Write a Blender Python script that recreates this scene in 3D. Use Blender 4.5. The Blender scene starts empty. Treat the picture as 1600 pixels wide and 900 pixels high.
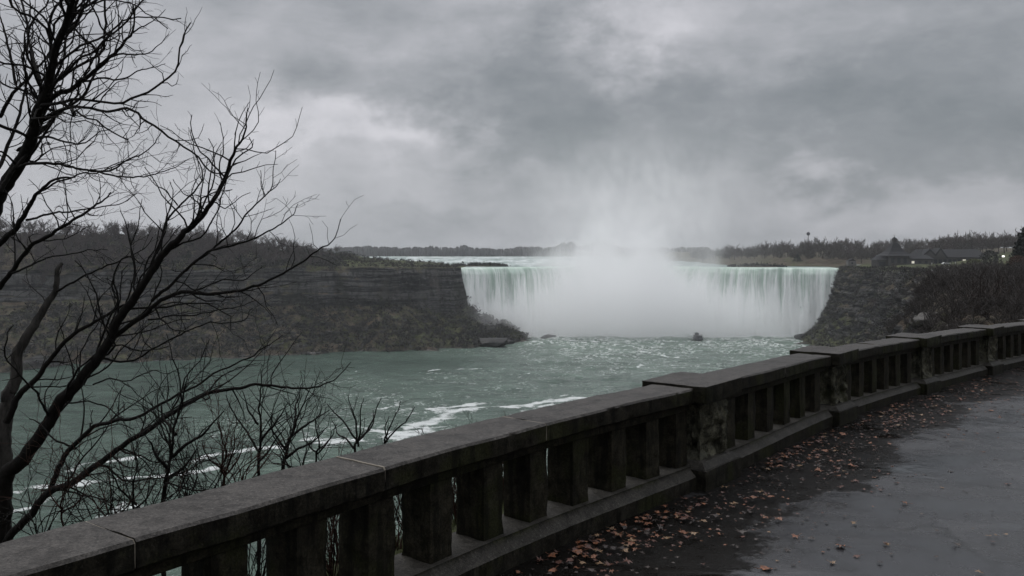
import bpy, math, random
import numpy as np
from mathutils import Vector
from mathutils.bvhtree import BVHTree

R_ = math.radians
sc = bpy.context.scene
col = sc.collection
random.seed(7)
rng = np.random.default_rng(11)

# ------------------------------------------------------------------ camera
EYE = 2.0; FPX = 1300.0; HOR = 397.0
cam_d = bpy.data.cameras.new('camera'); cam = bpy.data.objects.new('camera', cam_d); col.objects.link(cam)
cam.location = (0, 0, EYE); cam.rotation_euler = (R_(90), 0, 0)
cam_d.sensor_width = 36; cam_d.lens = FPX / 1600 * 36
cam_d.shift_y = -(450 - HOR) / 1600
cam_d.clip_start = 0.05; cam_d.clip_end = 20000
sc.camera = cam

# ------------------------------------------------------------------ render / colour
sc.view_settings.view_transform = 'Standard'; sc.view_settings.look = 'None'
sc.view_settings.gamma = 1; sc.view_settings.use_curve_mapping = False
sc.view_settings.exposure = 0.0
sc.render.engine = 'CYCLES'
cy = sc.cycles
cy.use_denoising = True
cy.max_bounces = 14; cy.diffuse_bounces = 2; cy.glossy_bounces = 2; cy.transmission_bounces = 2
cy.volume_bounces = 12; cy.transparent_max_bounces = 8
cy.volume_step_rate = 1.0; cy.volume_max_steps = 256
cy.caustics_reflective = False; cy.caustics_refractive = False

# ------------------------------------------------------------------ node helper
class NG:
    def __init__(s, nt): s.nt = nt; s.n = nt.nodes; s.l = nt.links
    def node(s, t, **kw):
        o = s.n.new(t)
        for k, v in kw.items(): setattr(o, k, v)
        return o
    def put(s, sock, v):
        if isinstance(v, bpy.types.NodeSocket): s.l.new(v, sock)
        elif isinstance(v, (tuple, list)):
            if sock.type == 'RGBA' and len(v) == 3: v = (*v, 1)
            sock.default_value = v
        else: sock.default_value = v
    def math(s, op, a, b=None, c=None, clamp=False):
        o = s.node('ShaderNodeMath', operation=op, use_clamp=clamp); s.put(o.inputs[0], a)
        if b is not None: s.put(o.inputs[1], b)
        if c is not None: s.put(o.inputs[2], c)
        return o.outputs[0]
    def vmath(s, op, a, b=None, out=0):
        o = s.node('ShaderNodeVectorMath', operation=op); s.put(o.inputs[0], a)
        if b is not None: s.put(o.inputs[1], b)
        return o.outputs[out]
    def noise(s, vec, scale, detail=4, rough=.55, dist=0, out=0):
        o = s.node('ShaderNodeTexNoise'); s.put(o.inputs['Vector'], vec)
        o.inputs['Scale'].default_value = scale; o.inputs['Detail'].default_value = detail
        o.inputs['Roughness'].default_value = rough; o.inputs['Distortion'].default_value = dist
        return o.outputs[out]
    def voro(s, vec, scale, feature='F1'):
        o = s.node('ShaderNodeTexVoronoi', feature=feature); s.put(o.inputs['Vector'], vec)
        o.inputs['Scale'].default_value = scale
        return o.outputs[0]
    def map(s, v, a, b, c=0., d=1., smooth=True):
        o = s.node('ShaderNodeMapRange'); o.interpolation_type = 'SMOOTHSTEP' if smooth else 'LINEAR'
        s.put(o.inputs[0], v)
        for i, x in enumerate((a, b, c, d)): s.put(o.inputs[i + 1], x)
        return o.outputs[0]
    def mix(s, f, a, b):
        o = s.node('ShaderNodeMix', data_type='RGBA'); s.put(o.inputs[0], f); s.put(o.inputs[6], a); s.put(o.inputs[7], b)
        return o.outputs[2]
    def scalev(s, v, sc3):
        return s.vmath('MULTIPLY', v, sc3)
    def bump(s, h, strength, dist, normal=None):
        o = s.node('ShaderNodeBump'); s.put(o.inputs['Height'], h); o.inputs['Strength'].default_value = strength
        o.inputs['Distance'].default_value = dist
        if normal is not None: s.put(o.inputs['Normal'], normal)
        return o.outputs[0]
    def sep(s, v):
        o = s.node('ShaderNodeSeparateXYZ'); s.put(o.inputs[0], v); return o.outputs
    def comb(s, x, y, z):
        o = s.node('ShaderNodeCombineXYZ')
        for i, v in enumerate((x, y, z)): s.put(o.inputs[i], v)
        return o.outputs[0]

def material(name, fn):
    m = bpy.data.materials.new(name); m.use_nodes = True
    g = NG(m.node_tree); g.b = m.node_tree.nodes['Principled BSDF']
    g.out = m.node_tree.nodes['Material Output']
    g.tc = g.node('ShaderNodeTexCoord'); g.geo = g.node('ShaderNodeNewGeometry')
    g.pos = g.geo.outputs['Position']; g.obj = g.tc.outputs['Object']
    fn(g)
    return m
def simple(name, c, rough=.7, var=.25, scale=3., metallic=0):
    def f(g):
        n = g.noise(g.obj, scale, 4)
        a = tuple(x * (1 - var) for x in c); b = tuple(x * (1 + var) for x in c)
        g.put(g.b.inputs['Base Color'], g.mix(n, a, b)); g.b.inputs['Roughness'].default_value = rough
        g.b.inputs['Metallic'].default_value = metallic
    return material(name, f)

# ------------------------------------------------------------------ world : overcast sky
SUN_EL, SUN_AZ = 62.0, -35.0     # azimuth measured from +Y towards +X
w = bpy.data.worlds.new('World'); sc.world = w; w.use_nodes = True
g = NG(w.node_tree); g.n.clear()
out = g.node('ShaderNodeOutputWorld'); bg = g.node('ShaderNodeBackground'); bg.inputs['Strength'].default_value = 0.1
sky = g.node('ShaderNodeTexSky', sky_type='NISHITA'); sky.sun_disc = False
sky.sun_elevation = R_(SUN_EL); sky.sun_rotation = R_(SUN_AZ); sky.dust_density = 4; sky.air_density = 1
d = g.node('ShaderNodeTexCoord').outputs['Generated']
dn = g.vmath('NORMALIZE', d)
warp = g.vmath('SUBTRACT', g.noise(g.scalev(dn, (1, 1, 1.6)), 5.0, 6, .6, out=1), (.5, .5, .5))
dw = g.vmath('ADD', dn, g.scalev(warp, (.36, .36, .30)))
def direction(px, py):
    v = Vector(((px - 800) / FPX, 1, (HOR - py) / FPX)).normalized(); return tuple(v)
# px, py, half width px, half height px, amount
blobs = [(850, 150, 140, 90, -.48), (905, 225, 130, 60, -.20), (500, 105, 150, 75, -.20), (1220, 215, 230, 55, -.30), (1480, 110, 210, 120, -.16),
         (590, 205, 150, 42, .62), (430, 190, 110, 45, .25), (1035, 80, 70, 42, .38), (1130, 45, 130, 40, .12), (620, 60, 130, 40, .12),
         (120, 120, 230, 130, .20), (650, 290, 260, 45, .12), (640, 335, 300, 16, -.12), (1300, 290, 170, 28, .16), (1330, 345, 260, 22, .10), (1580, 210, 140, 50, -.25),
         (760, 12, 160, 30, .1), (180, 330, 300, 30, .10)]
tot = None
for bx, by, sx, sy, am in blobs:
    c = direction(bx, by)
    v = g.vmath('SUBTRACT', dw, c)
    v = g.scalev(v, (FPX / sx, FPX / sx, FPX / sy))
    q = g.vmath('DOT_PRODUCT', v, v, out=1)
    e = g.math('MULTIPLY', g.math('POWER', math.e, g.math('MULTIPLY', q, -1.0)), am)
    tot = e if tot is None else g.math('ADD', tot, e)
zz = g.sep(dn)
pl = g.scalev(dn, (1, 1, 2.6))
n1 = g.noise(pl, 2.6, 8, .55, .3); n2 = g.noise(pl, 9.0, 6, .6, .2)
val = g.math('ADD', .40, tot)
val = g.math('ADD', val, g.math('MULTIPLY', g.math('SUBTRACT', n1, .5), .95))
val = g.math('ADD', val, g.math('MULTIPLY', g.math('SUBTRACT', n2, .5), .55))
n4 = g.noise(g.scalev(dn, (1, 1, 1.7)), 22.0, 6, .6, .5)
val = g.math('ADD', val, g.math('MULTIPLY', g.math('SUBTRACT', n4, .5), .34))
val = g.math('MAXIMUM', val, g.math('ADD', g.math('MULTIPLY', val, .60), .06))
val = g.math('MINIMUM', val, 1.1)
back = g.map(zz[1], -.7, .25, .85, 1.0)
zen = g.map(zz[2], .33, .85, 1.0, 3.5)        # an overcast sky is brightest overhead
cl = g.node('ShaderNodeVectorMath', operation='SCALE')
mixnode_out = g.mix(val, (1.98, 2.20, 2.38), (6.5, 6.45, 6.85))
g.put(cl.inputs[0], mixnode_out); g.put(cl.inputs[3], g.math('MULTIPLY', back, zen))
g.put(bg.inputs['Color'], g.mix(.95, sky.outputs[0], cl.outputs[0]))
g.l.new(bg.outputs[0], out.inputs['Surface'])
w.cycles.sampling_method = 'MANUAL'; w.cycles.sample_map_resolution = 512

sun_d = bpy.data.lights.new('sun', 'SUN'); sun = bpy.data.objects.new('sun', sun_d); col.objects.link(sun)
sun_d.energy = 1.15; sun_d.angle = R_(35); sun_d.color = (1, .97, .93)
sv = Vector((math.sin(R_(SUN_AZ)) * math.cos(R_(SUN_EL)), math.cos(R_(SUN_AZ)) * math.cos(R_(SUN_EL)), math.sin(R_(SUN_EL))))
sun.rotation_euler = sv.to_track_quat('Z', 'Y').to_euler(); sun.location = (-50, 80, 120)

# ------------------------------------------------------------------ geometry helpers
def P(px, py, D): return np.array([(px - 800) / FPX * D, D, EYE + (HOR - py) / FPX * D])

def hash3(ix, iy, iz):
    h = (ix.astype(np.int64) * 374761393 + iy.astype(np.int64) * 668265263 + iz.astype(np.int64) * 2147483647 + 1013904223) & 0xffffffff
    h = ((h ^ (h >> 13)) * 1274126177) & 0xffffffff
    h = (h ^ (h >> 16)) & 0xffffffff
    h = (h * 2246822519) & 0xffffffff; h ^= h >> 15
    return (h & 0xffffff) / 0xffffff
def vnoise(p):
    p = np.asarray(p, float); i = np.floor(p).astype(np.int64); f = p - i; f = f * f * (3 - 2 * f)
    r = 0
    for dx in (0, 1):
        for dy in (0, 1):
            for dz in (0, 1):
                wgt = (f[..., 0] if dx else 1 - f[..., 0]) * (f[..., 1] if dy else 1 - f[..., 1]) * (f[..., 2] if dz else 1 - f[..., 2])
                r = r + wgt * hash3(i[..., 0] + dx, i[..., 1] + dy, i[..., 2] + dz)
    return r * 2 - 1
def fbm(p, scale=1., octs=4, gain=.5):
    p = np.asarray(p, float) * scale; a = 1; r = 0
    for o in range(octs):
        r = r + a * vnoise(p + o * 17.3); a *= gain; p = p * 2.03
    return r

def link(o, parent=None):
    col.objects.link(o)
    if parent is not None: o.parent = parent
    return o
def mesh_obj(name, V, F, mat=None, parent=None, smooth=False, mats=None, midx=None):
    me = bpy.data.meshes.new(name)
    V = np.asarray(V, dtype=np.float32).reshape(-1, 3)
    if isinstance(F, np.ndarray):
        n, k = F.shape
        me.vertices.add(len(V)); me.vertices.foreach_set('co', V.ravel())
        me.loops.add(n * k); me.loops.foreach_set('vertex_index', F.ravel().astype(np.int32))
        me.polygons.add(n); me.polygons.foreach_set('loop_start', np.arange(0, n * k, k, dtype=np.int32))
        me.update(calc_edges=True); me.validate()
    else:
        me.from_pydata([tuple(v) for v in V], [], F); me.update()
    if mat: me.materials.append(mat)
    if mats:
        for m in mats: me.materials.append(m)
    if midx is not None: me.polygons.foreach_set('material_index', np.asarray(midx, dtype=np.int32))
    if smooth: me.polygons.foreach_set('use_smooth', np.ones(len(me.polygons), dtype=bool))
    return link(bpy.data.objects.new(name, me), parent)
def grid_faces(nu, nv, closed_v=False, flip=False):
    i, j = np.meshgrid(np.arange(nu - 1), np.arange(nv if closed_v else nv - 1), indexing='ij')
    a = i * nv + j; b = i * nv + (j + 1) % nv; c = (i + 1) * nv + (j + 1) % nv; d = (i + 1) * nv + j
    F = np.stack([a, b, c, d] if not flip else [a, d, c, b], -1).reshape(-1, 4)
    return F
def grid_obj(name, V, mat, smooth=True, flip=False, parent=None):
    nu, nv = V.shape[:2]
    return mesh_obj(name, V.reshape(-1, 3), grid_faces(nu, nv, flip=flip), mat, parent, smooth)
def tag(o, label=None, cat=None, group=None, kind=None):
    if label: o['label'] = label
    if cat: o['category'] = cat
    if group: o['group'] = group
    if kind: o['kind'] = kind
    return o
def empty(name, loc, rz=0):
    o = bpy.data.objects.new(name, None); link(o); o.location = tuple(float(c) for c in loc); o.rotation_euler[2] = rz
    o.empty_display_size = .3
    return o
def copy_thing(root, loc, rz=0, s=1.):
    r = root.copy(); col.objects.link(r); r.location = tuple(float(c) for c in loc); r.rotation_euler = (0, 0, rz); r.scale = (s, s, s)
    for ch in root.children:
        c = ch.copy(); col.objects.link(c); c.parent = r
        for gch in ch.children:
            e = gch.copy(); col.objects.link(e); e.parent = c
    return r
class MB:
    """collects primitives into one mesh"""
    def __init__(s): s.V = []; s.F = []; s.n = 0
    def add(s, V, F):
        s.V.append(np.asarray(V, float).reshape(-1, 3)); s.F += [tuple(int(i) + s.n for i in f) for f in F]; s.n += len(s.V[-1])
    def box(s, x0, x1, y0, y1, z0, z1):
        V = [(x, y, z) for x in (x0, x1) for y in (y0, y1) for z in (z0, z1)]
        s.add(V, [(0, 1, 3, 2), (4, 6, 7, 5), (0, 4, 5, 1), (2, 3, 7, 6), (0, 2, 6, 4), (1, 5, 7, 3)])
    def tube(s, pts, rad, k=8, cap=True):
        V, F = tube(pts, rad, k); s.add(V, F)
        if cap:
            n = len(V); s.F.append(tuple(range(s.n - k, s.n))); s.F.append(tuple(reversed(range(s.n - n, s.n - n + k))))
    def prism(s, poly, y0, y1):   # poly in xz
        n = len(poly); V = [(x, y0, z) for x, z in poly] + [(x, y1, z) for x, z in poly]
        s.add(V, [tuple(range(n)), tuple(reversed(range(n, 2 * n)))] + [(i, n + i, n + (i + 1) % n, (i + 1) % n) for i in range(n)])
    def build(s, name, mat, parent=None, smooth=False, bevel=0):
        o = mesh_obj(name, np.concatenate(s.V), s.F, mat, parent, smooth)
        if bevel:
            b = o.modifiers.new('bevel', 'BEVEL'); b.width = bevel; b.segments = 2; b.limit_method = 'ANGLE'
        return o
def tube(pts, rad, k=6):
    pts = np.asarray(pts, float); n = len(pts); rad = np.broadcast_to(rad, (n,))
    t = np.gradient(pts, axis=0); t /= np.linalg.norm(t, axis=1)[:, None] + 1e-9
    ref = np.array([[.13, .98, .11]])
    a = np.cross(t, ref); a /= np.linalg.norm(a, axis=1)[:, None] + 1e-9
    b = np.cross(t, a)
    ang = np.arange(k) / k * 2 * np.pi
    V = pts[:, None] + rad[:, None, None] * (a[:, None] * np.cos(ang)[None, :, None] + b[:, None] * np.sin(ang)[None, :, None])
    return V.reshape(-1, 3), grid_faces(n, k, closed_v=True)
class QB:
    """fast collector of quads"""
    def __init__(s): s.V = []; s.F = []; s.n = 0
    def add(s, V, F): s.V.append(V); s.F.append(F + s.n); s.n += len(V)
    def build(s, name, mat, parent=None, smooth=True):
        return mesh_obj(name, np.concatenate(s.V), np.concatenate(s.F), mat, parent, smooth)

# ------------------------------------------------------------------ materials
def f_stone(top=(.062, .056, .051), side=(.019, .017, .012), rocky=False):  # darker default side colour paints shade into the upright faces
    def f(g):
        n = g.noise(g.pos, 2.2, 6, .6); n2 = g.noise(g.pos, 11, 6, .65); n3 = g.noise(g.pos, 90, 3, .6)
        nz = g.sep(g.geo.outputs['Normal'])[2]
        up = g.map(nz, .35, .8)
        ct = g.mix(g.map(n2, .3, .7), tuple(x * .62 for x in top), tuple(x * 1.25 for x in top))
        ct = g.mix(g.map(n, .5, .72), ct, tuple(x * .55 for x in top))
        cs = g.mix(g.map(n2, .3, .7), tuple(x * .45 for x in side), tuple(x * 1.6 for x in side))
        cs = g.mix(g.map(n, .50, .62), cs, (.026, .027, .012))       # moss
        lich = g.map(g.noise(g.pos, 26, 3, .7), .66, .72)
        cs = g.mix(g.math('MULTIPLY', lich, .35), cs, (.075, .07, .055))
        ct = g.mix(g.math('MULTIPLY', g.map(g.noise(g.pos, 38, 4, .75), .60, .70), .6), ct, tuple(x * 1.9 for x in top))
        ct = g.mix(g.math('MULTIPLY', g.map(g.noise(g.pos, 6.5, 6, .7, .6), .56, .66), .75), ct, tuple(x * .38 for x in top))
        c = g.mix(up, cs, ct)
        gr_ = g.noise(g.pos, 55, 5, .8)
        c = g.mix(g.map(gr_, .36, .50), g.mix(.62, c, (.004, .004, .004)), c)
        c = g.mix(g.math('MULTIPLY', g.map(gr_, .56, .66), .55), c, g.mix(up, (.05, .047, .038), (.16, .15, .14)))
        c = g.mix(g.map(n3, .38, .6), g.mix(.45, c, (.004, .004, .004)), c)
        drip = g.noise(g.scalev(g.pos, (1, 1, .12)), 14, 5, .65)
        c = g.mix(g.math('MULTIPLY', g.math('MULTIPLY', g.map(drip, .48, .60), g.math('SUBTRACT', 1, up)), .65), c, (.004, .004, .0035))
        g.put(g.b.inputs['Base Color'], c)
        g.put(g.b.inputs['Roughness'], g.map(n2, .3, .7, .5, .8)); g.put(g.b.inputs['Specular IOR Level'], g.math('MULTIPLY', g.map(n2, .35, .65, .12, .30), g.math('ADD', .25, g.math('MULTIPLY', up, .75))))
        h = g.math('ADD', g.math('MULTIPLY', n2, .6), g.math('ADD', g.math('MULTIPLY', n3, .25), g.math('MULTIPLY', gr_, .5)))
        g.put(g.b.inputs['Normal'], g.bump(h, .8 if not rocky else .8, .012 if not rocky else .03))
    return f
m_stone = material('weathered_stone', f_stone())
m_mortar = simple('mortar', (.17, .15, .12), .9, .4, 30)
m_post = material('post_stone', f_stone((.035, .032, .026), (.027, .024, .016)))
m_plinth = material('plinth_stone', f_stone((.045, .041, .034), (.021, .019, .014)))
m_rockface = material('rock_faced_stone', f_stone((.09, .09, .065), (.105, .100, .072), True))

def f_asphalt(g):
    n = g.noise(g.pos, .9, 6, .6, .4); n2 = g.noise(g.pos, 5, 5, .6); n3 = g.noise(g.pos, 160, 2, .5)
    wet = g.map(n, .40, .60)
    crk = g.voro(g.vmath('ADD', g.pos, g.scalev(g.noise(g.pos, 3, 4, out=1), (.5, .5, 0))), .55, 'DISTANCE_TO_EDGE')
    at = g.node('ShaderNodeAttribute', attribute_name='grime_reflection').outputs['Fac']
    gr = g.map(g.math('ADD', at, g.math('MULTIPLY', g.math('SUBTRACT', g.noise(g.pos, 1.9, 8, .72), .5), 1.2)), .46, .60)
    c = g.mix(g.map(n2, .3, .7), (.020, .020, .022), (.042, .041, .043))
    c = g.mix(wet, c, (.013, .013, .015))
    c = g.mix(g.map(g.noise(g.scalev(g.pos, (.5, 1.6, 1)), .7, 6, .7), .42, .58), g.mix(.45, c, (.006, .006, .006)), c)
    c = g.mix(gr, c, (.0045, .0038, .003))  # dark band beside the wall: dirt plus the wall's reflection, painted as colour
    c = g.mix(g.map(crk, .0, .012), (.003, .003, .003), c)
    c = g.mix(g.map(g.voro(g.pos, 95), .0, .5), g.mix(.35, c, (.07, .07, .07)), c)
    g.put(g.b.inputs['Base Color'], c)
    pud = g.map(g.noise(g.scalev(g.pos, (.6, 1.3, 1)), .42, 5, .6, .5), .53, .60)
    r = g.map(g.math('ADD', g.math('MULTIPLY', n, .6), g.math('MULTIPLY', n2, .4)), .40, .60, .36, .09)
    g.put(g.b.inputs['Roughness'], g.math('MULTIPLY', g.math('ADD', r, g.math('MULTIPLY', gr, .12)), g.math('SUBTRACT', 1.0, g.math('MULTIPLY', pud, .75))))
    g.put(g.b.inputs['Specular IOR Level'], g.math('SUBTRACT', .5, g.math('MULTIPLY', gr, .43)))
    h = g.math('ADD', g.math('MULTIPLY', n3, g.math('SUBTRACT', .75, g.math('MULTIPLY', wet, .6))), g.math('MULTIPLY', n2, .8))
    h = g.math('ADD', h, g.math('MULTIPLY', g.noise(g.pos, 60, 3), g.math('MULTIPLY', gr, 1.5)))
    g.put(g.b.inputs['Normal'], g.bump(g.math('MULTIPLY', h, g.math('SUBTRACT', 1.05, pud)), .7, .007))
m_asphalt = material('wet_asphalt', f_asphalt)

def f_bark(c1, c2, sc_=30):
    def f(g):
        n = g.noise(g.scalev(g.pos, (1, 1, .35)), sc_, 5, .65)
        g.put(g.b.inputs['Base Color'], g.mix(g.map(n, .3, .7), c1, c2)); g.b.inputs['Roughness'].default_value = .85; g.b.inputs['Specular IOR Level'].default_value = .12
        g.put(g.b.inputs['Normal'], g.bump(n, 1, .02))
    return f
m_bark = material('wet_bark', f_bark((.003, .0026, .0022), (.010, .0085, .007)))
m_bark_grey = material('grey_bark', f_bark((.012, .011, .010), (.040, .037, .033), 18))
m_twig_red = material('reddish_twig', f_bark((.018, .008, .006), (.04, .02, .014)))
m_far_bark = simple('far_bark', (.03, .024, .021), .9, .3, 1)
m_far_twig = simple('far_twigs', (.050, .036, .034), .9, .35, .6)
m_far_twig2 = simple('far_twigs_brown', (.044, .036, .029), .9, .35, .6)

def f_cliff(g):
    xyz = g.sep(g.pos)
    nb = g.noise(g.pos, .03, 5, .6)
    zz_ = g.math('ADD', xyz[2], g.math('MULTIPLY', nb, 7))
    st = g.noise(g.comb(g.math('MULTIPLY', xyz[0], .02), g.math('MULTIPLY', xyz[1], .02), g.math('MULTIPLY', zz_, .55)), 1., 4, .7)
    n2 = g.noise(g.pos, .22, 8, .72); n3 = g.noise(g.scalev(g.pos, (1, 1, .3)), .45, 5, .6)
    nz = g.sep(g.geo.outputs['Normal'])[2]
    big = g.noise(g.scalev(g.pos, (1, 1, .45)), .035, 5, .62)
    rock = g.mix(g.map(st, .42, .58), (.005, .0055, .007), (.115, .112, .108))
    rock = g.mix(g.math('MULTIPLY', g.map(n3, .48, .66), .8), rock, (.010, .010, .011))
    rock = g.mix(g.math('MULTIPLY', g.map(big, .52, .66), .7), rock, (.078, .070, .060))
    rock = g.mix(g.math('MULTIPLY', g.map(n2, .58, .70), .8), rock, (.17, .165, .155))
    rock = g.mix(g.math('MULTIPLY', g.map(big, .46, .36), .6), rock, (.017, .018, .010))
    med = g.noise(g.pos, .10, 6, .68)
    soil = g.mix(g.map(n2, .36, .60), (.020, .017, .011), (.100, .082, .056))
    soil = g.mix(g.math('MULTIPLY', g.map(med, .50, .60), .85), soil, (.060, .066, .024))
    soil = g.mix(g.math('MULTIPLY', g.map(med, .46, .38), .85), soil, (.105, .078, .052))
    soil = g.mix(g.math('MULTIPLY', g.map(g.noise(g.pos, .5, 4, .7), .64, .70), .7), soil, (.16, .15, .125))
    up = g.map(nz, .45, .70)
    c = g.mix(up, rock, soil)
    grass = g.mix(g.map(g.noise(g.pos, .16, 7, .7), .36, .62), (.024, .028, .012), (.082, .090, .036))
    att = g.node('ShaderNodeAttribute', attribute_name='turf').outputs['Fac']
    tf = g.math('MULTIPLY', g.map(g.math('ADD', att, g.math('MULTIPLY', g.math('SUBTRACT', n2, .5), .8)), .4, .6), up)
    c = g.mix(tf, c, grass)
    low = g.map(g.math('ADD', xyz[2], g.math('MULTIPLY', n2, 4)), -58.5, -55.5)       # wave-washed stones
    c = g.mix(low, g.mix(g.map(n2, .45, .6), (.014, .012, .011), (.10, .085, .073)), c)
    g.put(g.b.inputs['Base Color'], c); g.b.inputs['Roughness'].default_value = .85; g.b.inputs['Specular IOR Level'].default_value = .15
    g.put(g.b.inputs['Normal'], g.bump(g.math('ADD', n2, g.math('MULTIPLY', st, .7)), .95, 3.0))
m_cliff = material('gorge_rock', f_cliff)

def f_river(g):
    n = g.noise(g.scalev(g.pos, (1, 1.3, 1)), .055, 6, .62, .6)
    n2 = g.noise(g.pos, .35, 5, .65, .3); n3 = g.noise(g.pos, 1.4, 3, .6)
    foam = g.node('ShaderNodeAttribute', attribute_name='foam').outputs['Fac']
    milky = g.node('ShaderNodeAttribute', attribute_name='milky').outputs['Fac']
    deep = g.mix(g.map(n, .35, .65), (.014, .040, .027), (.045, .085, .062))
    c = g.mix(milky, deep, (.205, .275, .225))
    wv = g.vmath('ADD', g.pos, g.scalev(g.noise(g.pos, .08, 4, out=1), (26, 26, 0)))
    lace = g.math('SUBTRACT', 1.0, g.math('ABSOLUTE', g.math('MULTIPLY', g.math('SUBTRACT', g.noise(wv, .075, 6, .62), .5), 9.0)))
    lace = g.math('MULTIPLY', lace, g.map(n2, .32, .6))
    f1 = g.map(g.math('ADD', g.math('MULTIPLY', lace, g.math('ADD', .33, g.math('MULTIPLY', milky, .50))), g.math('MULTIPLY', g.noise(g.pos, .05, 3), .35)), .50, .90)
    f1 = g.math('MULTIPLY', f1, g.map(milky, .10, .55, .0, 1.0))
    fz = g.noise(g.scalev(wv, (.5, 1, 1)), .55, 6, .72)
    f2 = g.map(g.math('MULTIPLY', foam, g.math('ADD', g.math('MULTIPLY', fz, 1.7), g.math('MULTIPLY', g.math('SUBTRACT', n2, .5), 1.3))), .40, .78)
    f2 = g.math('MULTIPLY', f2, .9)
    ff = g.math('MAXIMUM', f1, f2)
    c = g.mix(g.map(g.noise(g.scalev(g.pos, (.5, 1.2, 1)), .10, 6, .7, .4), .36, .62), g.mix(.45, c, (.008, .02, .014)), c)
    g.put(g.b.inputs['Base Color'], g.mix(g.math('MULTIPLY', ff, .9), c, (.78, .80, .79)))
    g.put(g.b.inputs['Roughness'], g.math('ADD', .22, g.math('MULTIPLY', ff, .5)))
    g.b.inputs['IOR'].default_value = 1.33
    h = g.math('ADD', g.math('MULTIPLY', g.noise(g.scalev(g.pos, (.6, 1, 1)), .22, 6, .65, .5), 1.2), g.math('MULTIPLY', n3, .22))
    g.put(g.b.inputs['Normal'], g.bump(h, 1.0, 3.2))
m_river = material('river_water', f_river)

def f_upper(g):
    n = g.noise(g.scalev(g.pos, (.7, .30, 1)), .030, 6, .72, .8); n2 = g.noise(g.scalev(g.pos, (1, .25, 1)), .10, 5, .7)
    rap = g.node('ShaderNodeAttribute', attribute_name='foam').outputs['Fac']
    f = g.map(g.math('ADD', g.math('MULTIPLY', g.math('ADD', n, n2), .5), g.math('MULTIPLY', rap, .045)), .50, .62)
    g.put(g.b.inputs['Base Color'], g.mix(f, (.10, .16, .135), (.66, .70, .69)))
    g.b.inputs['Roughness'].default_value = .4
    g.put(g.b.inputs['Normal'], g.bump(g.math('ADD', n, n2), .6, 1.5))
m_upper = material('upper_river_water', f_upper)

def f_falls(g):
    uv = g.node('ShaderNodeUVMap', uv_map='UVMap').outputs[0]
    s = g.sep(uv)    # x metres along the lip, y metres fallen
    y = s[1]
    v = g.comb(g.math('ADD', s[0], g.math('MULTIPLY', g.noise(uv, .05, 2), 3)), g.math('MULTIPLY', y, .055), 0)
    n = g.noise(v, .30, 5, .62); n2 = g.noise(v, 1.1, 5, .65); n3 = g.noise(g.scalev(uv, (1, .25, 1)), .9, 4, .65)
    t = g.map(y, 2, 42)
    n0 = g.noise(g.comb(s[0], g.math('MULTIPLY', y, .02), 3), .075, 3, .6)
    a = g.math('ADD', g.math('ADD', g.math('MULTIPLY', n, .42), g.math('MULTIPLY', n2, .26)), g.math('MULTIPLY', n0, .32))
    wht = g.map(g.math('ADD', a, g.math('MULTIPLY', t, .13)), .43, .60)
    dark = g.math('MULTIPLY', g.map(n3, .60, .70), g.map(n, .55, .4))
    c = g.mix(wht, (.36, .46, .39), (.90, .92, .90))
    c = g.mix(g.math('MULTIPLY', dark, .5), c, (.10, .16, .14))
    c = g.mix(g.map(y, 0, 8, .6, 0), c, (.34, .46, .38))
    g.put(g.b.inputs['Base Color'], c); g.b.inputs['Roughness'].default_value = .6
    g.put(g.b.inputs['Normal'], g.bump(a, .8, 1.6))
m_falls = material('falling_water', f_falls)

# ------------------------------------------------------------------ ground functions
def qdir(x, y): return .68 * np.asarray(x, float) + .73 * np.asarray(y, float)
def ground(x, y):
    q = qdir(x, y) - 6.0
    q = np.where(q > 4, q, np.log1p(np.exp(np.clip(q * 1.5, -30, 30))) / 1.5)
    return -5.5 * (1 - np.exp(-.025 * q / 5.5))

# wall path : front edge of the coping (plan)
ctrl = np.array([(-6.9, -4.8), (-4.35, -.75), (-1.786, 2.946), (0.0, 5.34), (1.80, 7.43), (4.17, 10.55), (6.65, 13.32), (9.27, 16.05), (12.05, 18.7), (15.0, 21.1), (18.2, 23.3), (21.6, 25.2)])
def catmull(c, n=60):
    o = []
    for i in range(1, len(c) - 2):
        p0, p1, p2, p3 = c[i - 1:i + 3]
        t = np.linspace(0, 1, n, endpoint=False)[:, None]
        o.append(.5 * (2 * p1 + (p2 - p0) * t + (2 * p0 - 5 * p1 + 4 * p2 - p3) * t ** 2 + (3 * p1 - p0 - 3 * p2 + p3) * t ** 3))
    o.append(c[-2:-1]); return np.concatenate(o)
pth = catmull(ctrl); sl = np.concatenate([[0], np.cumsum(np.linalg.norm(np.diff(pth, axis=0), axis=1))])
# smooth tangents
def path(s):
    s = np.asarray(s, float)
    x = np.interp(s, sl, pth[:, 0]); y = np.interp(s, sl, pth[:, 1])
    e = .35
    tx = np.interp(s + e, sl, pth[:, 0]) - np.interp(s - e, sl, pth[:, 0]); ty = np.interp(s + e, sl, pth[:, 1]) - np.interp(s - e, sl, pth[:, 1])
    l = np.hypot(tx, ty); return x, y, tx / l, ty / l
def s_of(x, y): return sl[np.argmin(np.hypot(pth[:, 0] - x, pth[:, 1] - y))]
def sweep_pt(s, off, z):
    """off: metres behind (river side of) the coping front edge ; z above the local ground"""
    x, y, tx, ty = path(s)
    zz = ground(x, y)
    return np.stack([x - ty * off, y + tx * off, zz + z], -1)
pier_s = [s_of(*p) for p in ((1.80, 7.43), (4.17, 10.55), (6.65, 13.32), (9.27, 16.05), (12.05, 18.7), (15.0, 21.1))]

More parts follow.
